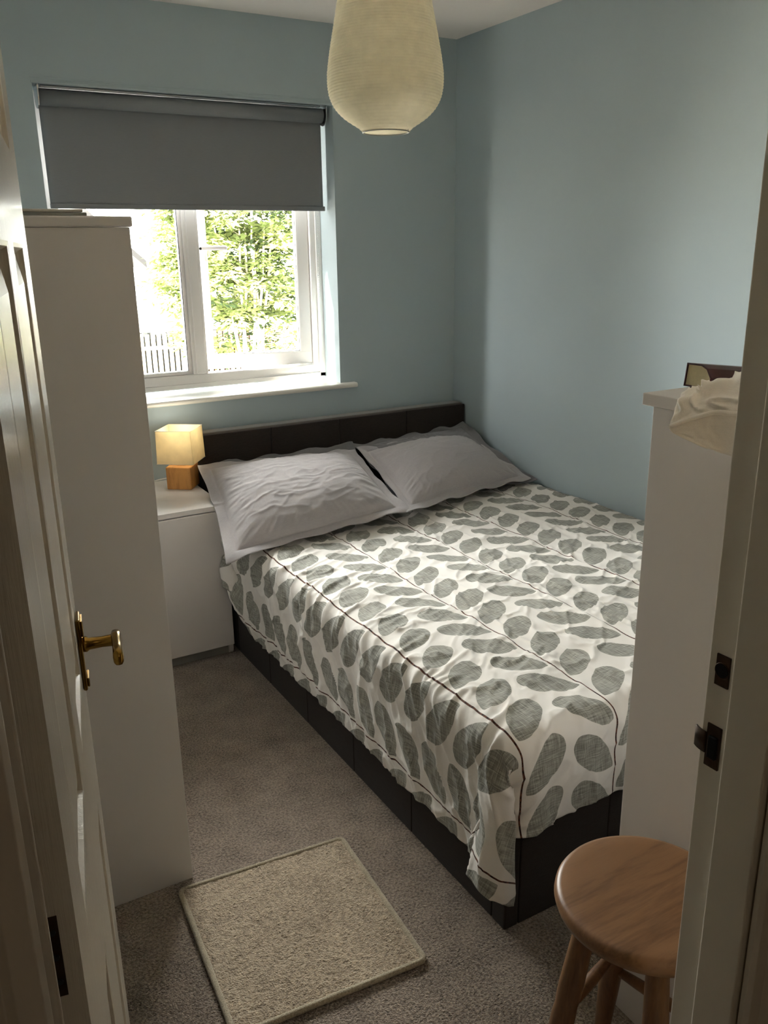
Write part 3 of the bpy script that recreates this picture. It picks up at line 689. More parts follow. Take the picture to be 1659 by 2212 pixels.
# ---- pillows ------------------------------------------------------
def bed_top(x, y):
    return np.where(x > BX0-0.02, np.where(y > -0.47, 0.466, 0.508+0.020*np.clip((x+1.0), 0, 1)), 0.508-((BX0-0.02)-x)*0.8)
def pillow(name, mat, label, group, corners, fl, T, seed, w=0.72, h=0.60, crease=1.0, flwave=0.007, n=(132, 112)):
    BL, BR, TR, TL = [np.array(c, float) for c in corners]
    nu, nv = n; u = np.linspace(-1, 1, nu); v = np.linspace(-1, 1, nv); U, Vv = np.meshgrid(u, v)
    X = U*w/2; Y = Vv*h/2
    a = (U*(1-0.045*np.cos(PI*Vv/2)*np.abs(U)**3)+1)/2; b = (Vv*(1-0.05*np.cos(PI*U/2)*np.abs(Vv)**3)+1)/2
    base = BL*((1-a)*(1-b))[..., None]+BR*(a*(1-b))[..., None]+TR*(a*b)[..., None]+TL*((1-a)*b)[..., None]
    N = normals_grid(base)
    ui = np.clip(np.abs(U)*(w/2)/(w/2-fl), 0, 1); vi = np.clip(np.abs(Vv)*(h/2)/(h/2-fl), 0, 1)
    t = T*(np.clip(1-ui**2.4, 0, 1)**0.60)*(np.clip(1-vi**2.4, 0, 1)**0.60)
    core = np.clip(t/T*2.5, 0, 1)
    k = ridge(X*9+1.5*fbm(X*6, Y*6, seed), Y*30+3*fbm(X*6, Y*6, seed+1), seed+2, 3)      # fine cross creases
    k2 = ridge((X+Y)*9, (X-Y)*15, seed+5, 4); big = fbm(X*4.5, Y*4.5, seed+8, 2)-0.5
    rad = np.hypot(X/w, Y/h); anr = np.arctan2(Y/h, X/w)
    rimk = np.exp(-((np.maximum(ui, vi)-0.86)/0.12)**2)*(t > 0)
    top = t*(1+0.20*big)+crease*core*(0.0026*(k-0.3)+0.0020*(k2-0.3))+crease*rimk*0.0045*(fbm(anr*22, rad*3, seed+3)-0.5)*2
    ed = np.maximum(np.abs(X)/(w/2-fl), np.abs(Y)/(h/2-fl)); seam = np.exp(-((ed-1.0)/0.018)**2)*0.004
    q = np.clip((ed-1.0)/(fl/(h/2-fl)), 0, 1)
    wave = flwave*q*(np.sin(X*34+seed)+np.sin(Y*29+seed*2)+2.4*(fbm(X*13, Y*13, seed+9)-0.5))*0.7
    out = []
    for sgn in (0, 1):
        Z = (top-seam+wave+0.002) if sgn == 0 else (-0.40*t+wave-0.002)
        Q = base+N*Z[..., None]
        fz = bed_top(Q[..., 0], Q[..., 1]); Q[..., 2] = np.maximum(Q[..., 2], fz+(0.0095 if sgn == 0 else 0.005))
        Q[..., 2] = np.where((Q[..., 0] < -1.322) & (Q[..., 1] > -0.478), np.maximum(Q[..., 2], 0.606-0.004*sgn), Q[..., 2])
        Q[..., 0] = np.minimum(Q[..., 0], -0.010-0.004*sgn); Q[..., 1] = np.minimum(Q[..., 1], -0.112-0.004*sgn)
        out.append(Q)
    Vt = np.concatenate([out[0].reshape(-1, 3), out[1].reshape(-1, 3)]); n0 = nu*nv
    Fg = grid_faces(nv, nu); Fs = []
    def st(idx):
        for a, b in zip(idx[:-1], idx[1:]): Fs.append((a, a+n0, b+n0, b))
    st(list(range(nu))); st([i*nu for i in range(nv)]); st([(nv-1)*nu+i for i in range(nu)]); st([i*nu+nu-1 for i in range(nv)])
    o = link(name, Vt, np.concatenate([Fg, Fg[:, ::-1]+n0, np.array(Fs)]), mat, None, smooth=True); recalc(o)
    md = o.modifiers.new('sub', 'SUBSURF'); md.levels = 1; md.render_levels = 1
    tag(o, label, 'pillow', group); return o
g1 = 'grey linen pillows at the head of the bed'
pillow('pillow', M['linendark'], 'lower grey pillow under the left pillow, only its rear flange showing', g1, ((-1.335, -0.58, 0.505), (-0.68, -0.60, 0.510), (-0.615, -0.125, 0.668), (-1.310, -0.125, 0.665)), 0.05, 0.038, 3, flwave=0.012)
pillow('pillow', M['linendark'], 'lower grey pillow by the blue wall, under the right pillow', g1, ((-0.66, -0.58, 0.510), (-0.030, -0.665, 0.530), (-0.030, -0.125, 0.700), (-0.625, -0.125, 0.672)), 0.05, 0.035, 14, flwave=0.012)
pillow('pillow', M['linen'], 'large grey linen pillow with flanged edge lying by the wall, right of the pair', g1, ((-0.740, -0.775, 0.545), (-0.050, -0.650, 0.550), (-0.060, -0.190, 0.668), (-0.635, -0.200, 0.662)), 0.045, 0.068, 25)
pillow('pillow', M['linen'], 'large grey linen pillow with flanged edge beside the lamp, left of the pair', g1, ((-1.450, -0.800, 0.500), (-0.715, -0.770, 0.552), (-0.645, -0.205, 0.668), (-1.330, -0.195, 0.690)), 0.048, 0.076, 36, w=0.76, h=0.66)

# ---- bedside cabinet ---------------------------------------------
nt = thing('bedside_cabinet', 'small white bedside cabinet with a flat front beside the bed', 'bedside cabinet', (-1.53, -0.25, 0))
NX0, NX1, NYF, NH = -1.735, -1.330, -0.468, 0.597
B('top_panel', M['laminate'], nt, NX0-0.004, NX1+0.004, NYF-0.005, -0.012, NH-0.019, NH, bevel=0.0012)
def side_panel(x0, x1):
    a = [(NYF+0.004, NH-0.019), (-0.014, NH-0.019), (-0.014, 0.0), (NYF+0.025, 0.0)]+[(NYF+0.004+0.021*(1-math.cos(t)), 0.021*(1-math.sin(t))) for t in np.linspace(PI/2, 0, 6)][::1]
    return recalc(MB().sweep_x(a, x0, x1).build('side_panel', M['laminate'], nt, bevel=0.0008))
side_panel(NX0, NX0+0.016); side_panel(NX1-0.016, NX1)
B('door_panel', M['laminate'], nt, NX0+0.001, NX1-0.001, NYF-0.0125, NYF+0.003, 0.046, NH-0.022, bevel=0.0015)
B('plinth', M['plinth'], nt, NX0+0.016, NX1-0.016, NYF+0.022, NYF+0.034, 0.0, 0.046, bevel=0.0005)
B('carcass', M['laminate'], nt, NX0+0.016, NX1-0.016, NYF+0.034, -0.02, 0.03, NH-0.02, bevel=0)

# ---- table lamp --------------------------------------------------
LC = np.array([-1.377, -0.150]); LA = math.radians(-37); ca, sa = math.cos(LA), math.sin(LA)
def lampq(x, y, z): return (LC[0]+x*ca-y*sa, LC[1]+x*sa+y*ca, z)
lamp = thing('table_lamp', 'small lit lamp with a cream square shade on a wooden cube', 'lamp', (LC[0], LC[1], NH))
mb = MB(); hw, hd2, z1 = 0.049, 0.049, 0.686
mb.add([lampq(*v) for v in boxv(-hw, hw, -hd2, hd2, NH, z1)], BOXF); mb.build('base', M['oak'], lamp, bevel=0.005, seg=3)
MB().lathe((LC[0], LC[1], z1), [(0.010, 0.0), (0.010, 0.02), (0.014, 0.022), (0.014, 0.05)], 16).build('bulb_holder', M['trimwhite'], lamp, smooth=False)
MB().lathe((LC[0], LC[1], z1+0.05), [(0.010, 0), (0.013, 0.01), (0.021, 0.030), (0.0235, 0.045), (0.021, 0.060), (0.012, 0.071), (0.001, 0.075)], 20).build('bulb', M['bulb'], lamp, smooth=True)
sh = MB(); sb, stp, za, zb_ = 0.071, 0.068, 0.701, 0.830
V = [lampq(sx*s, sy*s, z) for (s, z) in ((sb, za), (stp, zb_), (stp-0.0012, zb_), (sb-0.0012, za)) for sx, sy in ((-1, -1), (1, -1), (1, 1), (-1, 1))]
F = [(r*4+j, r*4+(j+1) % 4, ((r+1) % 4)*4+(j+1) % 4, ((r+1) % 4)*4+j) for r in range(4) for j in range(4)]
shade = recalc(sh.add(V, F).build('lamp_shade', M['shade'], lamp))
for s, z in ((sb+0.0004, za+0.001), (stp+0.0004, zb_-0.001)):
    cs_ = [lampq(sx*s, sy*s, z) for sx, sy in ((-1, -1), (1, -1), (1, 1), (-1, 1))]
    MB().tube(cs_, 0.0014, 6, closed=True).build('shade_trim', M['trimwhite'], shade, smooth=True)
gm = MB()
for a in (0, PI/2, PI, 3*PI/2): gm.tube([(LC[0]+0.014*math.cos(a+LA), LC[1]+0.014*math.sin(a+LA), 0.735), (LC[0]+0.067*math.cos(a+LA), LC[1]+0.067*math.sin(a+LA), 0.745)], 0.0012, 6)
gm.build('shade_carrier', M['chrome'], shade)
cordp = [lampq(-0.049, 0.02, NH+0.02), lampq(-0.062, 0.025, NH+0.030), (-1.475, -0.085, NH+0.022), (-1.51, -0.06, NH+0.006), (-1.56, -0.05, NH+0.004), (-1.62, -0.03, NH+0.004), (-1.65, -0.012, NH+0.003)]
def smooth_path(p, k=8):
    p = np.array(p, float); q = upsample(p[None].repeat(2, 0), k)[0]; return [p[0]]+list(q)[2:]
MB().tube(smooth_path(cordp), 0.0028, 8).build('power_cord', M['trimwhite'], lamp, smooth=True)
ld = bpy.data.lights.new('lamp_bulb_light', 'POINT'); ld.energy = 0.22; ld.color = (1.0, 0.95, 0.82); ld.shadow_soft_size = 0.03
lo = bpy.data.objects.new('lamp_bulb_light', ld); COL.objects.link(lo); lo.location = (LC[0], LC[1], z1+0.145)

# ---- tall cabinet on the left ------------------------------------
wc = thing('tall_cabinet', 'tall plain white cabinet by the left wall between door and window', 'cabinet', (-2.13, -1.17, 0))
CX1, CYF, CYB, CT = -1.853, -1.569, -0.790, 1.539
B('top_panel', M['laminate'], wc, XL+0.004, CX1+0.006, CYF-0.003, CYB, CT-0.020, CT, bevel=0.004, seg=3)
B('side_panel', M['laminate'], wc, XL+0.006, CX1, CYF, CYF+0.018, 0, CT-0.0205, bevel=0.001)
B('side_panel', M['laminate'], wc, XL+0.006, CX1, CYB-0.018, CYB, 0, CT-0.0205, bevel=0.001)
B('back_panel', M['laminate'], wc, XL+0.006, XL+0.012, CYF+0.018, CYB-0.018, 0, CT-0.021, bevel=0)
zs = np.linspace(0.07, CT-0.024, 6)
for a, b in zip(zs[:-1], zs[1:]): B('drawer', M['laminate'], wc, CX1-0.45, CX1-0.002, CYF+0.0185, CYB-0.0185, a+0.002, b-0.002, bevel=0.001)
# thin things lying on top of it
m1 = tag(MB().add([(x+0.0*y, y, z) for x, y, z in boxv(-2.30, -1.928, -1.556, -1.28, CT, CT+0.0065)], BOXF).build('folder', M['plinth'], bevel=0.0015), 'thin grey folder lying on the tall cabinet, bottom of the two', 'folder', 'folders on the tall cabinet')
m2 = tag(MB().box(-2.31, -1.934, -1.552, -1.30, CT+0.0072, CT+0.0125).build('folder', M['laminate_edge'], bevel=0.0015), 'pale thin folder lying on top of the grey one on the tall cabinet', 'folder', 'folders on the tall cabinet')

# ---- chest of drawers on the right --------------------------------
ct = thing('chest_of_drawers', 'tall white chest of drawers seen from its side beyond the bed foot', 'chest of drawers', (-0.84, -2.56, 0))
QX0, QX1, QYF, QYB, QT = -1.234, -0.436, -2.346, -2.766, 1.240
B('top_panel', M['laminate'], ct, QX0-0.003, QX1+0.003, QYB, QYF+0.022, QT-0.020, QT, bevel=0.0015)
B('side_panel', M['laminate'], ct, QX0, QX0+0.018, QYB, QYF, 0, QT-0.0205, bevel=0.001)
B('side_panel', M['laminate'], ct, QX1-0.018, QX1, QYB, QYF, 0, QT-0.0205, bevel=0.001)
B('back_panel', M['laminate'], ct, QX0+0.018, QX1-0.018, QYB, QYB+0.006, 0, QT-0.021, bevel=0)
zs = np.linspace(0.06, QT-0.026, 7)
for a, b in zip(zs[:-1], zs[1:]): B('drawer', M['laminate'], ct, QX0+0.0185, QX1-0.0185, QYF-0.40, QYF-0.001, a+0.002, b-0.002, bevel=0.001)

# things on the chest: book on a black case, white pillow
cs2 = thing('glasses_case', 'small black case lying under the maroon book on the chest', 'case', (-1.19, -2.39, QT))
MB().lathe((-1.226, -2.412, QT+0.0098), [(0.0005, 0.0), (0.005, 0.0015), (0.0085, 0.006), (0.0095, 0.014), (0.0095, 0.045), (0.0085, 0.053), (0.005, 0.058), (0.0005, 0.060)], 20, (0.9, 0.42, 0), caps=False).build('shell', M['black'], cs2, smooth=True)
MB().lathe((-1.2035, -2.4015, QT+0.0098), [(0.0099, 0.0), (0.0099, 0.001)], 20, (0.9, 0.42, 0)).build('seam', M['plinth'], cs2)
bk = thing('book', 'thick maroon covered book with cream pages on the chest', 'book', (-1.12, -2.39, QT))
by0, by1, bxa, bxb = -2.446, -2.396, 0.0, 0.150
prof = [(by1, 0), (by1, 0.036), (by0+0.022, 0.036), (by0+0.010, 0.031), (by0, 0.018), (by0, 0)]
pin_ = [(by1-0.0025, 0.0025), (by1-0.0025, 0.0335), (by0+0.022, 0.0335), (by0+0.0115, 0.029), (by0+0.0025, 0.0165), (by0+0.0025, 0.0025)]
tl = math.radians(7.0)
def bkp(x, y, z): return (-1.227+x*math.cos(tl)+z*math.sin(tl), y, QT+0.0195-x*math.sin(tl)+z*math.cos(tl))
n = 6; V = [bkp(x, *p) for x in (bxa, bxb) for p in prof]+[bkp(x, *p) for x in (bxa, bxb) for p in pin_]
F = []
for j in range(n):
    k = (j+1) % n; F += [(j, k, n+k, n+j), (2*n+k, 2*n+j, 3*n+j, 3*n+k), (k, j, 2*n+j, 2*n+k), (n+j, n+k, 3*n+k, 3*n+j)]
recalc(MB().add(V, F).build('cover', M['maroon'], bk, bevel=0.0006))
pv = [bkp(x, *p) for x in (bxa+0.002, bxb-0.003) for p in pin_]
recalc(MB().add(pv, [tuple(range(6))[::-1], tuple(range(6, 12))]+[(j, (j+1) % 6, 6+(j+1) % 6, 6+j) for j in range(6)]).build('page_block', M['pages'], bk))
# slumped white pillow, its corner poking past the chest edge
def keyed(keys, t):
    ts = np.array([k[0] for k in keys]); vs = np.array([k[1:] for k in keys], float)
    return np.stack([np.interp(t, ts, vs[:, c]) for c in range(3)], -1)
KS = dict(
 seam=[(0, -1.345, -2.450, 1.208), (.12, -1.315, -2.470, 1.222), (.3, -1.280, -2.505, 1.238), (.6, -1.270, -2.60, 1.246), (1, -1.255, -2.735, 1.24)],
 upm=[(0, -1.344, -2.450, 1.210), (.12, -1.310, -2.452, 1.245), (.3, -1.268, -2.480, 1.276), (.6, -1.245, -2.580, 1.292), (1, -1.25, -2.735, 1.243)],
 crest=[(0, -1.341, -2.449, 1.212), (.12, -1.288, -2.436, 1.258), (.3, -1.235, -2.455, 1.298), (.6, -1.205, -2.560, 1.322), (.8, -1.20, -2.66, 1.315), (1, -1.24, -2.745, 1.246)],
 back=[(0, -1.338, -2.448, 1.210), (.12, -1.26, -2.436, 1.256), (.3, -1.175, -2.445, 1.285), (.6, -1.05, -2.540, 1.310), (.8, -1.04, -2.66, 1.30), (1, -1.22, -2.745, 1.246)],
 back2=[(0, -1.338, -2.448, 1.208), (.12, -1.255, -2.438, 1.25), (.3, -1.150, -2.455, 1.262), (.6, -0.98, -2.55, 1.27), (.8, -0.98, -2.66, 1.27), (1, -1.20, -2.745, 1.243)],
 under=[(0, -1.338, -2.450, 1.206), (.12, -1.262, -2.445, 1.246), (.3, -1.175, -2.475, 1.2495), (.6, -1.04, -2.56, 1.2495), (.8, -1.04, -2.66, 1.2495), (1, -1.20, -2.740, 1.243)],
 edge=[(0, -1.339, -2.452, 1.204), (.12, -1.275, -2.460, 1.238), (.3, -1.243, -2.495, 1.2495), (.6, -1.243, -2.59, 1.2495), (1, -1.243, -2.735, 1.242)],
 hemin=[(0, -1.341, -2.454, 1.202), (.12, -1.300, -2.480, 1.196), (.3, -1.246, -2.510, 1.190), (.6, -1.243, -2.60, 1.176), (1, -1.243, -2.730, 1.20)],
 hem=[(0, -1.343, -2.455, 1.202), (.12, -1.310, -2.486, 1.190), (.3, -1.256, -2.515, 1.184), (.6, -1.252, -2.60, 1.170), (1, -1.248, -2.732, 1.20)],
 lowm=[(0, -1.345, -2.452, 1.205), (.12, -1.316, -2.476, 1.204), (.3, -1.272, -2.510, 1.208), (.6, -1.262, -2.60, 1.204), (1, -1.252, -2.734, 1.22)])
order = ['hem', 'lowm', 'seam', 'upm', 'crest', 'back', 'back2', 'under', 'edge', 'hemin']
nt_, kk_ = 90, 9; tt = np.linspace(0, 1, nt_)
ringk = np.stack([keyed(KS[o], tt)+np.stack([0.030*np.clip(1-tt/0.3, 0, 1), 0*tt, -0.024*np.clip(tt/0.3, 0, 1)*(o in ('upm', 'crest', 'back'))-0.010*np.clip(tt/0.3, 0, 1)*(o in ('hem', 'hemin', 'lowm'))+0.004*(1-tt)], -1) for o in order], 1)               # nt x 10 x 3
def cr(R, m):                                                         # closed Catmull-Rom along axis 1
    n = R.shape[1]; out = []
    for i in range(n):
        p0, p1, p2, p3 = R[:, i-1], R[:, i], R[:, (i+1) % n], R[:, (i+2) % n]
        for j in range(m):
            t = j/m; out.append(0.5*((2*p1)+(-p0+p2)*t+(2*p0-5*p1+4*p2-p3)*t*t+(-p0+3*p1-3*p2+p3)*t**3))
    return np.stack(out, 1)
RR = cr(ringk, kk_)
g = np.ones(5)/5
RR = np.stack([np.stack([np.convolve(np.pad(RR[:, j, c], 2, mode='edge'), g, 'valid') for c in range(3)], -1) for j in range(RR.shape[1])], 1)
cen_ = RR.mean(1, keepdims=True); dirn = RR-cen_; dirn /= np.linalg.norm(dirn, axis=2, keepdims=True)+1e-9
jj = np.arange(RR.shape[1])[None, :]+0*RR[..., 0]; tj = tt[:, None]+0*RR[..., 0]
upmask = ((jj > 2.3*kk_) & (jj < 5*kk_)).astype(float)
cre = ridge(tj*11+2*fbm(tj*5, jj*0.1, 91), jj*0.10, 92, 3)-0.35; fin = fbm(tj*26, jj*0.45, 95)-0.5
amp = np.clip(tj*8, 0.3, 1)
RR = RR+dirn*((0.014*cre*upmask+0.004*fin+0.0035*np.where((jj < 3*kk_), fbm(tj*20, jj*0.3, 97)-0.5, 0))*amp)[..., None]
m_ = RR.shape[1]; pv = list(RR.reshape(-1, 3)); pf = []
for i in range(nt_-1):
    for j in range(m_): pf.append((i*m_+j, i*m_+(j+1) % m_, (i+1)*m_+(j+1) % m_, (i+1)*m_+j))
pf += [tuple(range(m_))[::-1], tuple((nt_-1)*m_+j for j in range(m_))]
wp = recalc(link('pillow', pv, pf, M['whitecloth'], None, smooth=True)); 
sm_pts = [p+np.array([-0.0045, -0.001, 0]) for p in RR[2:-1:2, 2*kk_]]
wsm = link('pillow_seam', *(lambda m: (m.v, m.f))(MB().tube(sm_pts, 0.0035, 8)), M['whitecloth'], wp, smooth=True)
tag(wp, 'slumped white cotton pillow on the chest, its corner poking past the edge', 'pillow')

# ---- stool --------------------------------------------------------
st_ = thing('stool', 'round wooden stool with turned legs in front of the chest', 'stool', (-1.403, -2.564, 0))
SXc, SYc, SR, SH = -1.403, -2.564, 0.1425, 0.500
prof = [(0.10, -0.030), (SR-0.012, -0.030), (SR-0.003, -0.026), (SR, -0.016), (SR-0.001, -0.008), (SR-0.005, -0.002), (SR-0.012, 0.0), (SR-0.03, -0.0008), (0.07, -0.0022), (0.02, -0.003), (0.0005, -0.003)]
MB().lathe((SXc, SYc, SH), prof, 72).build('seat', M['beech'], st_, smooth=True)
angs = [152, 236, 326, 62]; tops = []; feet = []
legp = [(0.0125, 0.0), (0.0135, 0.05), (0.0165, 0.12), (0.018, 0.17), (0.0145, 0.195), (0.018, 0.215), (0.0195, 0.25), (0.0195, 0.30), (0.017, 0.40), (0.0135, 0.47)]
def legpt(a, z):
    r = 0.088+(0.47-z)/0.47*0.072; return np.array([SXc+r*math.cos(math.radians(a)), SYc+r*math.sin(math.radians(a)), z])
for a in angs:
    pts = [legpt(a, 0.476-(0.476)*(h/0.47)*1.0) for r, h in legp[::-1]]
    zz = np.linspace(0.472, 0.0, 26)
    def rad(z):
        d = (0.472-z)   # distance below the seat
        b = np.interp(d, [0, 0.08, 0.15, 0.185, 0.195, 0.203, 0.215, 0.30, 0.40, 0.472], [0.0165, 0.0185, 0.020, 0.0195, 0.0165, 0.0195, 0.020, 0.0185, 0.015, 0.0115]); return float(b)
    MB().tube([legpt(a, z) for z in zz], [rad(z) for z in zz], 18).build('leg', M['beechleg'], st_, smooth=True)
for i in range(4):
    z = 0.265 if i % 2 == 1 else 0.225
    p, q = legpt(angs[i], z), legpt(angs[(i+1) % 4], z); d = (q-p)/np.linalg.norm(q-p)
    pts = [p+(q-p)*t for t in np.linspace(0.06, 0.94, 9)]
    MB().tube(pts, [0.0075+0.0035*math.sin(PI*t) for t in np.linspace(0, 1, 9)], 14).build('stretcher', M['beechleg'], st_, smooth=True)

# ---- rug -----------------------------------------------------------
rg = thing('rug', 'small beige carpet offcut mat with bound edges on the floor', 'rug', (-1.70, -1.85, 0))
C4 = [np.array(p) for p in ((-1.478, -1.640), (-1.897, -1.607), (-1.925, -2.050), (-1.506, -2.083))]
nn = 150; s = np.linspace(0, 1, nn); S, T_ = np.meshgrid(s, s)
XY = (C4[0][None, None]*((1-S)*(1-T_))[..., None]+C4[1][None, None]*(S*(1-T_))[..., None]+C4[2][None, None]*(S*T_)[..., None]+C4[3][None, None]*((1-S)*T_)[..., None])
rel = 0.0034*fbm(XY[..., 0]*210, XY[..., 1]*210, 5, 2)+0.0012*vnoise(XY[..., 0]*60, XY[..., 1]*60, 6)
Z = 0.0085+rel; V = np.concatenate([XY, Z[..., None]], 2).reshape(-1, 3)
base = [(*c, 0.001) for c in C4]; F = list(map(tuple, grid_faces(nn, nn)))
nb = len(V); V = np.concatenate([V, np.array(base)])
ids = [0, nn-1, nn*nn-1, nn*(nn-1)]
for i in range(4): F.append((ids[i], ids[(i+1) % 4], nb+(i+1) % 4, nb+i))
rp = link('pile', V, F, M['rug'], rg, smooth=True)
cen = sum(C4)/4
ring = []
for i in range(4):
    a, b, c = C4[i-1], C4[i], C4[(i+1) % 4]; r = 0.014
    u1 = (a-b)/np.linalg.norm(a-b); u2 = (c-b)/np.linalg.norm(c-b)
    for t in np.linspace(0, 1, 6): ring.append(b+u1*r*(1-t)**2+u2*r*t**2)
    for t in np.linspace(0.05, 0.95, 40): ring.append(b+(c-b)*t)
MB().tube([(*p, 0.0078) for p in ring], [0.0066+0.0007*random.random() for _ in ring], 10, closed=True).build('bound_edge', M['rugedge'], rg, smooth=True)

# ---- pendant paper shade -------------------------------------------
pn = thing('pendant_light', 'tall ribbed cream paper lampshade hanging from the ceiling', 'ceiling light', (-1.182, -1.41, CH))
prf = [(1.738, 0.055), (1.748, 0.066), (1.760, 0.088), (1.775, 0.108), (1.792, 0.123), (1.812, 0.133), (1.835, 0.1375), (1.865, 0.1372), (1.90, 0.132), (1.95, 0.122), (2.00, 0.112), (2.05, 0.102), (2.10, 0.091), (2.14, 0.080), (2.17, 0.066), (2.19, 0.050)]
zz = np.arange(1.738, 2.190, 0.00115); rr_ = np.interp(zz, [p[0] for p in prf], [p[1] for p in prf])
kk = 15; rr_ = np.convolve(np.pad(rr_, kk//2, mode='edge'), np.ones(kk)/kk, 'valid')
rr_ = rr_-0.0015*np.abs(np.sin(PI*(zz-1.738)/0.0062))
pp = MB().lathe((-1.182, -1.41, 0), list(zip(rr_, zz)), 72, caps=False)
V = np.array(pp.v); ang = np.arctan2(V[:, 1]+1.41, V[:, 0]+1.182); rad_ = np.hypot(V[:, 0]+1.182, V[:, 1]+1.41)
jit = 1+0.010*(fbm(ang*3+9, V[:, 2]*30, 17)-0.5)+0.004*(np.cos(ang*5-0.7)**12); V[:, 0] = -1.182+np.cos(ang)*rad_*jit; V[:, 1] = -1.41+np.sin(ang)*rad_*jit
ps = link('paper_shade', V, pp.f, M['paper'], pn, smooth=True)
def ringtube(r, z, t, n=40): return [(-1.182+r*math.cos(a), -1.41+r*math.sin(a), z) for a in np.linspace(0, 2*PI, n+1)[:-1]]
MB().tube(ringtube(0.055, 1.7375, 0), 0.0016, 6, closed=True).build('wire_rim', M['plinth'], ps, smooth=True)
MB().tube(ringtube(0.050, 2.190, 0), 0.0016, 6, closed=True).build('wire_rim', M['plinth'], ps, smooth=True)
MB().tube([(-1.182, -1.41, CH-0.02), (-1.182, -1.41, 2.14)], 0.003, 8).build('cord', M['trimwhite'], pn, smooth=True)
MB().lathe((-1.182, -1.41, CH-0.022), [(0.001, 0), (0.02, 0.002), (0.038, 0.008), (0.040, 0.022)], 28).build('ceiling_rose', M['trimwhite'], pn, smooth=True)
MB().lathe((-1.182, -1.41, 2.09), [(0.012, 0.0), (0.014, 0.01), (0.014, 0.05), (0.006, 0.055)], 18).build('bulb_holder', M['trimwhite'], pn)
MB().lathe((-1.182, -1.41, 2.02), [(0.001, 0.0), (0.016, 0.006), (0.026, 0.025), (0.028, 0.04), (0.018, 0.065), (0.012, 0.075)], 20).build('bulb', M['trimwhite'], pn, smooth=True)
wc_ = MB()
for a in (0.2, 1.3, 2.5, 3.4, 4.6, 5.6):
    c_ = np.array([-1.158, -1.452, 1.7405]); wc_.tube([c_, c_+np.array([0.007*math.cos(a), 0.007*math.sin(a), 0.003]), c_+np.array([0.011*math.cos(a), 0.011*math.sin(a), -0.001])], 0.0006, 5)
wc_.build('wire_clip', M['black'], ps)

# ================================================================== OUTSIDE
GZ = -2.6
struct(MB().box(-40, 40, 0.5, 70, GZ-0.2, GZ).build('trim_4', M['bounceground']), 'garden ground below the window, made pale to bounce light indoors', 'ground')
# neighbour's house with a gable whose eave ends left of the tree
hs = thing('house', 'pale rendered neighbouring house with a dark roof verge beyond the fence', 'house', (0, 26, GZ))
MB().add([(-4.5, 23, GZ), (4.05, 23, GZ), (4.05, 31, GZ), (-4.5, 31, GZ), (-4.5, 23, 1.80), (4.05, 23, 1.80), (4.05, 31, 1.80), (-4.5, 31, 1.80), (-0.2, 23, 5.6), (-0.2, 31, 5.6)],
         [(0, 1, 5, 8, 4), (1, 2, 6, 5), (2, 3, 7, 9, 6), (3, 0, 4, 7), (5, 6, 9, 8), (4, 8, 9, 7), (0, 3, 2, 1)]).build('wall', M['render_wall'], hs)
for sx, x1 in ((1, 4.75), (-1, -5.15)):
    d = np.array([x1+0.2, 0, 1.0-5.75]);
    MB().add([(-0.2, 22.6, 5.75), (-0.2, 31.4, 5.75), (x1, 31.4, 1.25), (x1, 22.6, 1.25), (-0.2, 22.6, 5.55), (-0.2, 31.4, 5.55), (x1, 31.4, 1.05), (x1, 22.6, 1.05)],
             [(0, 1, 2, 3), (7, 6, 5, 4), (0, 3, 7, 4), (1, 5, 6, 2), (2, 6, 7, 3), (0, 4, 5, 1)]).build('roof', M['rooftile'], hs)
for (x, z) in ((-2.5, -1.2), (1.6, -1.2), (-0.5, 1.5)):
    f = B('window', M['upvc'], hs, x, x+1.1, 22.97, 23.05, z, z+1.1, bevel=0); B('pane', M['dark_glass'], f, x+0.08, x+1.02, 22.955, 22.975, z+0.08, z+1.02, bevel=0)
# low garden building
sh2 = thing('shed', 'low pale garden building behind the fence', 'shed', (5.5, 24, GZ))
B('wall', M['render_wall'], sh2, 4.6, 6.6, 23.2, 25.5, GZ, -0.45, bevel=0); B('roof', M['plinth'], sh2, 4.45, 6.75, 23.05, 25.7, -0.45, -0.36, bevel=0)
# fence of upright boards
fn = thing('garden_fence', 'pale weathered garden fence of upright boards', 'fence', (4.5, 20, GZ))
bm_ = bpy.data.meshes.new('fence_board'); bm_.from_pydata(boxv(-0.054, 0.054, 0, 0.015, 0, 1.95), [], BOXF); bm_.materials.append(M['fence'])
bm2 = bm_.copy(); bm2.materials.clear(); bm2.materials.append(M['redfence'])
for i in range(44):
    x = 2.6+i*0.158; o = bpy.data.objects.new('fence_board', bm_ if x < 5.35 else bm2); COL.objects.link(o); o.parent = fn
    o.location = (x-4.5, 0, 0.03*random.random()); o.scale = (1, 1, 1+0.01*random.random())
for z in (0.5, 1.55): B('rail', M['fence'], fn, 2.5, 9.3, 20.016, 20.066, GZ+z, GZ+z+0.09, bevel=0)
for x in (2.6, 4.9, 7.2): B('post', M['fence'], fn, x, x+0.1, 20.08, 20.18, GZ, GZ+2.05, bevel=0)

hq = MB()  # dark backing added so the slits between the fence boards read dark
for i in range(90):
    x = 2.3+i*0.085; hq.obox((x, 20.46+0.05*math.sin(i*1.7), GZ+0.95+0.10*math.sin(i*2.3)), (1, 0, 0), (0, 1, 0), (0, 0, 1), 0.05, 0.22, 0.95)
tag(hq.build('fence_backing', M['fence_backing'], bevel=0.0), 'dark backing added behind the garden fence to darken its gaps', 'fence_backing', kind='stuff')

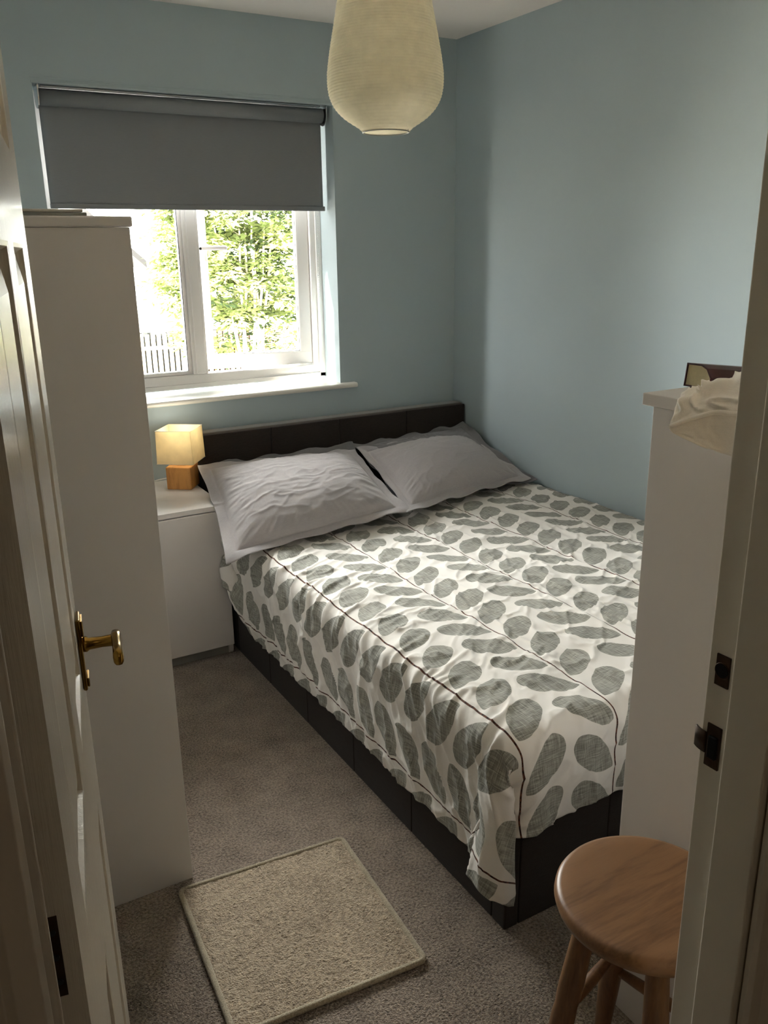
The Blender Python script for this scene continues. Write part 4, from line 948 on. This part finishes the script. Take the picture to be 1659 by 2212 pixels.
def tree(name, label, base, h, spread, nspray, mats, seed, zlo=0.25, leafs=26, sz=0.10, flat=0.35, cat='tree', group=None, stems=7):
    r = random.Random(seed); t = thing(name, label, cat, base, group)
    tm = MB(); tips = []
    for i in range(stems):
        a = r.uniform(0, 2*PI); p = np.array(base, float)+np.array([r.uniform(-.15, .15), r.uniform(-.15, .15), 0]); pts = [p.copy()]; lean = r.uniform(0.05, 0.42)*spread/h
        for k in range(7):
            p = p+np.array([math.cos(a)*lean+r.uniform(-.08, .08), math.sin(a)*lean*0.6+r.uniform(-.06, .06), 1.0])*h*0.92/7; pts.append(p.copy())
            if k > 1:
                a2 = a+r.uniform(-1.6, 1.6); L = r.uniform(0.25, 0.6)*spread*0.6
                q = p+np.array([math.cos(a2)*L, math.sin(a2)*L*0.7, L*r.uniform(0.2, 0.9)]); tm.tube([p, (p+q)/2+np.array([0, 0, 0.05]), q], [0.022, 0.015, 0.007], 5); tips.append(q)
        tm.tube(pts, list(np.linspace(0.050, 0.012, len(pts))), 6)
    tm.build('trunk', M['bark'], t, smooth=True)
    R = np.random.default_rng(seed)
    for mi, mname in enumerate(mats):
        ns = nspray//len(mats)
        th = R.uniform(0, 2*PI, ns); rho = spread*np.sqrt(R.uniform(0.02, 1, ns)); zz = R.uniform(zlo, 1.0, ns)
        fac = np.sqrt(np.clip(1-((zz-0.55)/0.62)**2, 0.05, 1))
        cx = base[0]+np.cos(th)*rho*fac; cy = base[1]+np.sin(th)*rho*fac*0.8; cz = base[2]+zz*h+R.uniform(-.1, .1, ns)
        C = np.stack([cx, cy, cz], 1)
        if len(tips) > 5:
            tp = np.array(tips); k = R.integers(0, len(tips), ns//3); C[:ns//3] = tp[k]+R.normal(0, 0.12, (ns//3, 3))
        # each spray: a tier of leaflets fanned out on a nearly level disc
        K = leafs; an = R.uniform(0, 2*PI, (ns, K)); rd = R.uniform(0.02, 0.30, (ns, K))
        L0 = C[:, None, :]+np.stack([np.cos(an)*rd, np.sin(an)*rd, R.normal(0, 0.05*flat/0.35, (ns, K))-rd*0.25], 2)
        L0 = L0.reshape(-1, 3); an = an.ravel()+R.normal(0, 0.5, ns*K); n = len(L0)
        D = np.stack([np.cos(an), np.sin(an), R.normal(-0.15, 0.35, n)], 1); D /= np.linalg.norm(D, axis=1, keepdims=True)
        Sd = np.stack([-np.sin(an), np.cos(an), R.normal(0, 0.45, n)], 1); Sd /= np.linalg.norm(Sd, axis=1, keepdims=True)
        ln = (sz*R.uniform(0.7, 1.4, n))[:, None]; wd = ln*0.24
        v0 = L0; v1 = L0+D*ln*0.45+Sd*wd; v2 = L0+D*ln+np.array([0, 0, -0.01]); v3 = L0+D*ln*0.45-Sd*wd
        V = np.stack([v0, v1, v2, v3], 1).reshape(-1, 3); Fq = np.arange(n*4).reshape(-1, 4)
        me = bpy.data.meshes.new('foliage'); me.vertices.add(n*4); me.vertices.foreach_set('co', V.ravel())
        me.loops.add(n*4); me.loops.foreach_set('vertex_index', Fq.ravel().astype(np.int32)); me.polygons.add(n)
        me.polygons.foreach_set('loop_start', np.arange(0, n*4, 4, dtype=np.int32)); me.polygons.foreach_set('loop_total', np.full(n, 4, np.int32)); me.update(calc_edges=True)
        me.materials.append(M[mname]); o = bpy.data.objects.new('foliage', me); COL.objects.link(o); o.parent = t; o.location = -Vector(base); o['kind'] = 'stuff'
    return t
hg_ = None
tree('leafy_tree', 'sunlit yellow green tree filling the right window light', (5.2, 16.0, GZ), 6.3, 1.75, 440, ['leaf', 'leaflit', 'leaf', 'leafdark'], 4, 0.40, 30, 0.17)
tree('leafy_tree', 'slim bright green tree behind the mullion of the window', (3.70, 15.2, GZ), 5.7, 0.95, 260, ['leaf', 'leaflit', 'leaf'], 9, 0.50, 28, 0.15)
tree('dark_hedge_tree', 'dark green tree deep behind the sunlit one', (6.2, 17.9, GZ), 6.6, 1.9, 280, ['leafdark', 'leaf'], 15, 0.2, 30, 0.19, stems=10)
tree('blossom_shrub', 'white flowering shrub below the sunlit tree', (5.2, 13.2, GZ), 2.6, 1.0, 180, ['blossom', 'leaflit', 'leaf'], 21, 0.2, 26, 0.12, cat='shrub', stems=5)
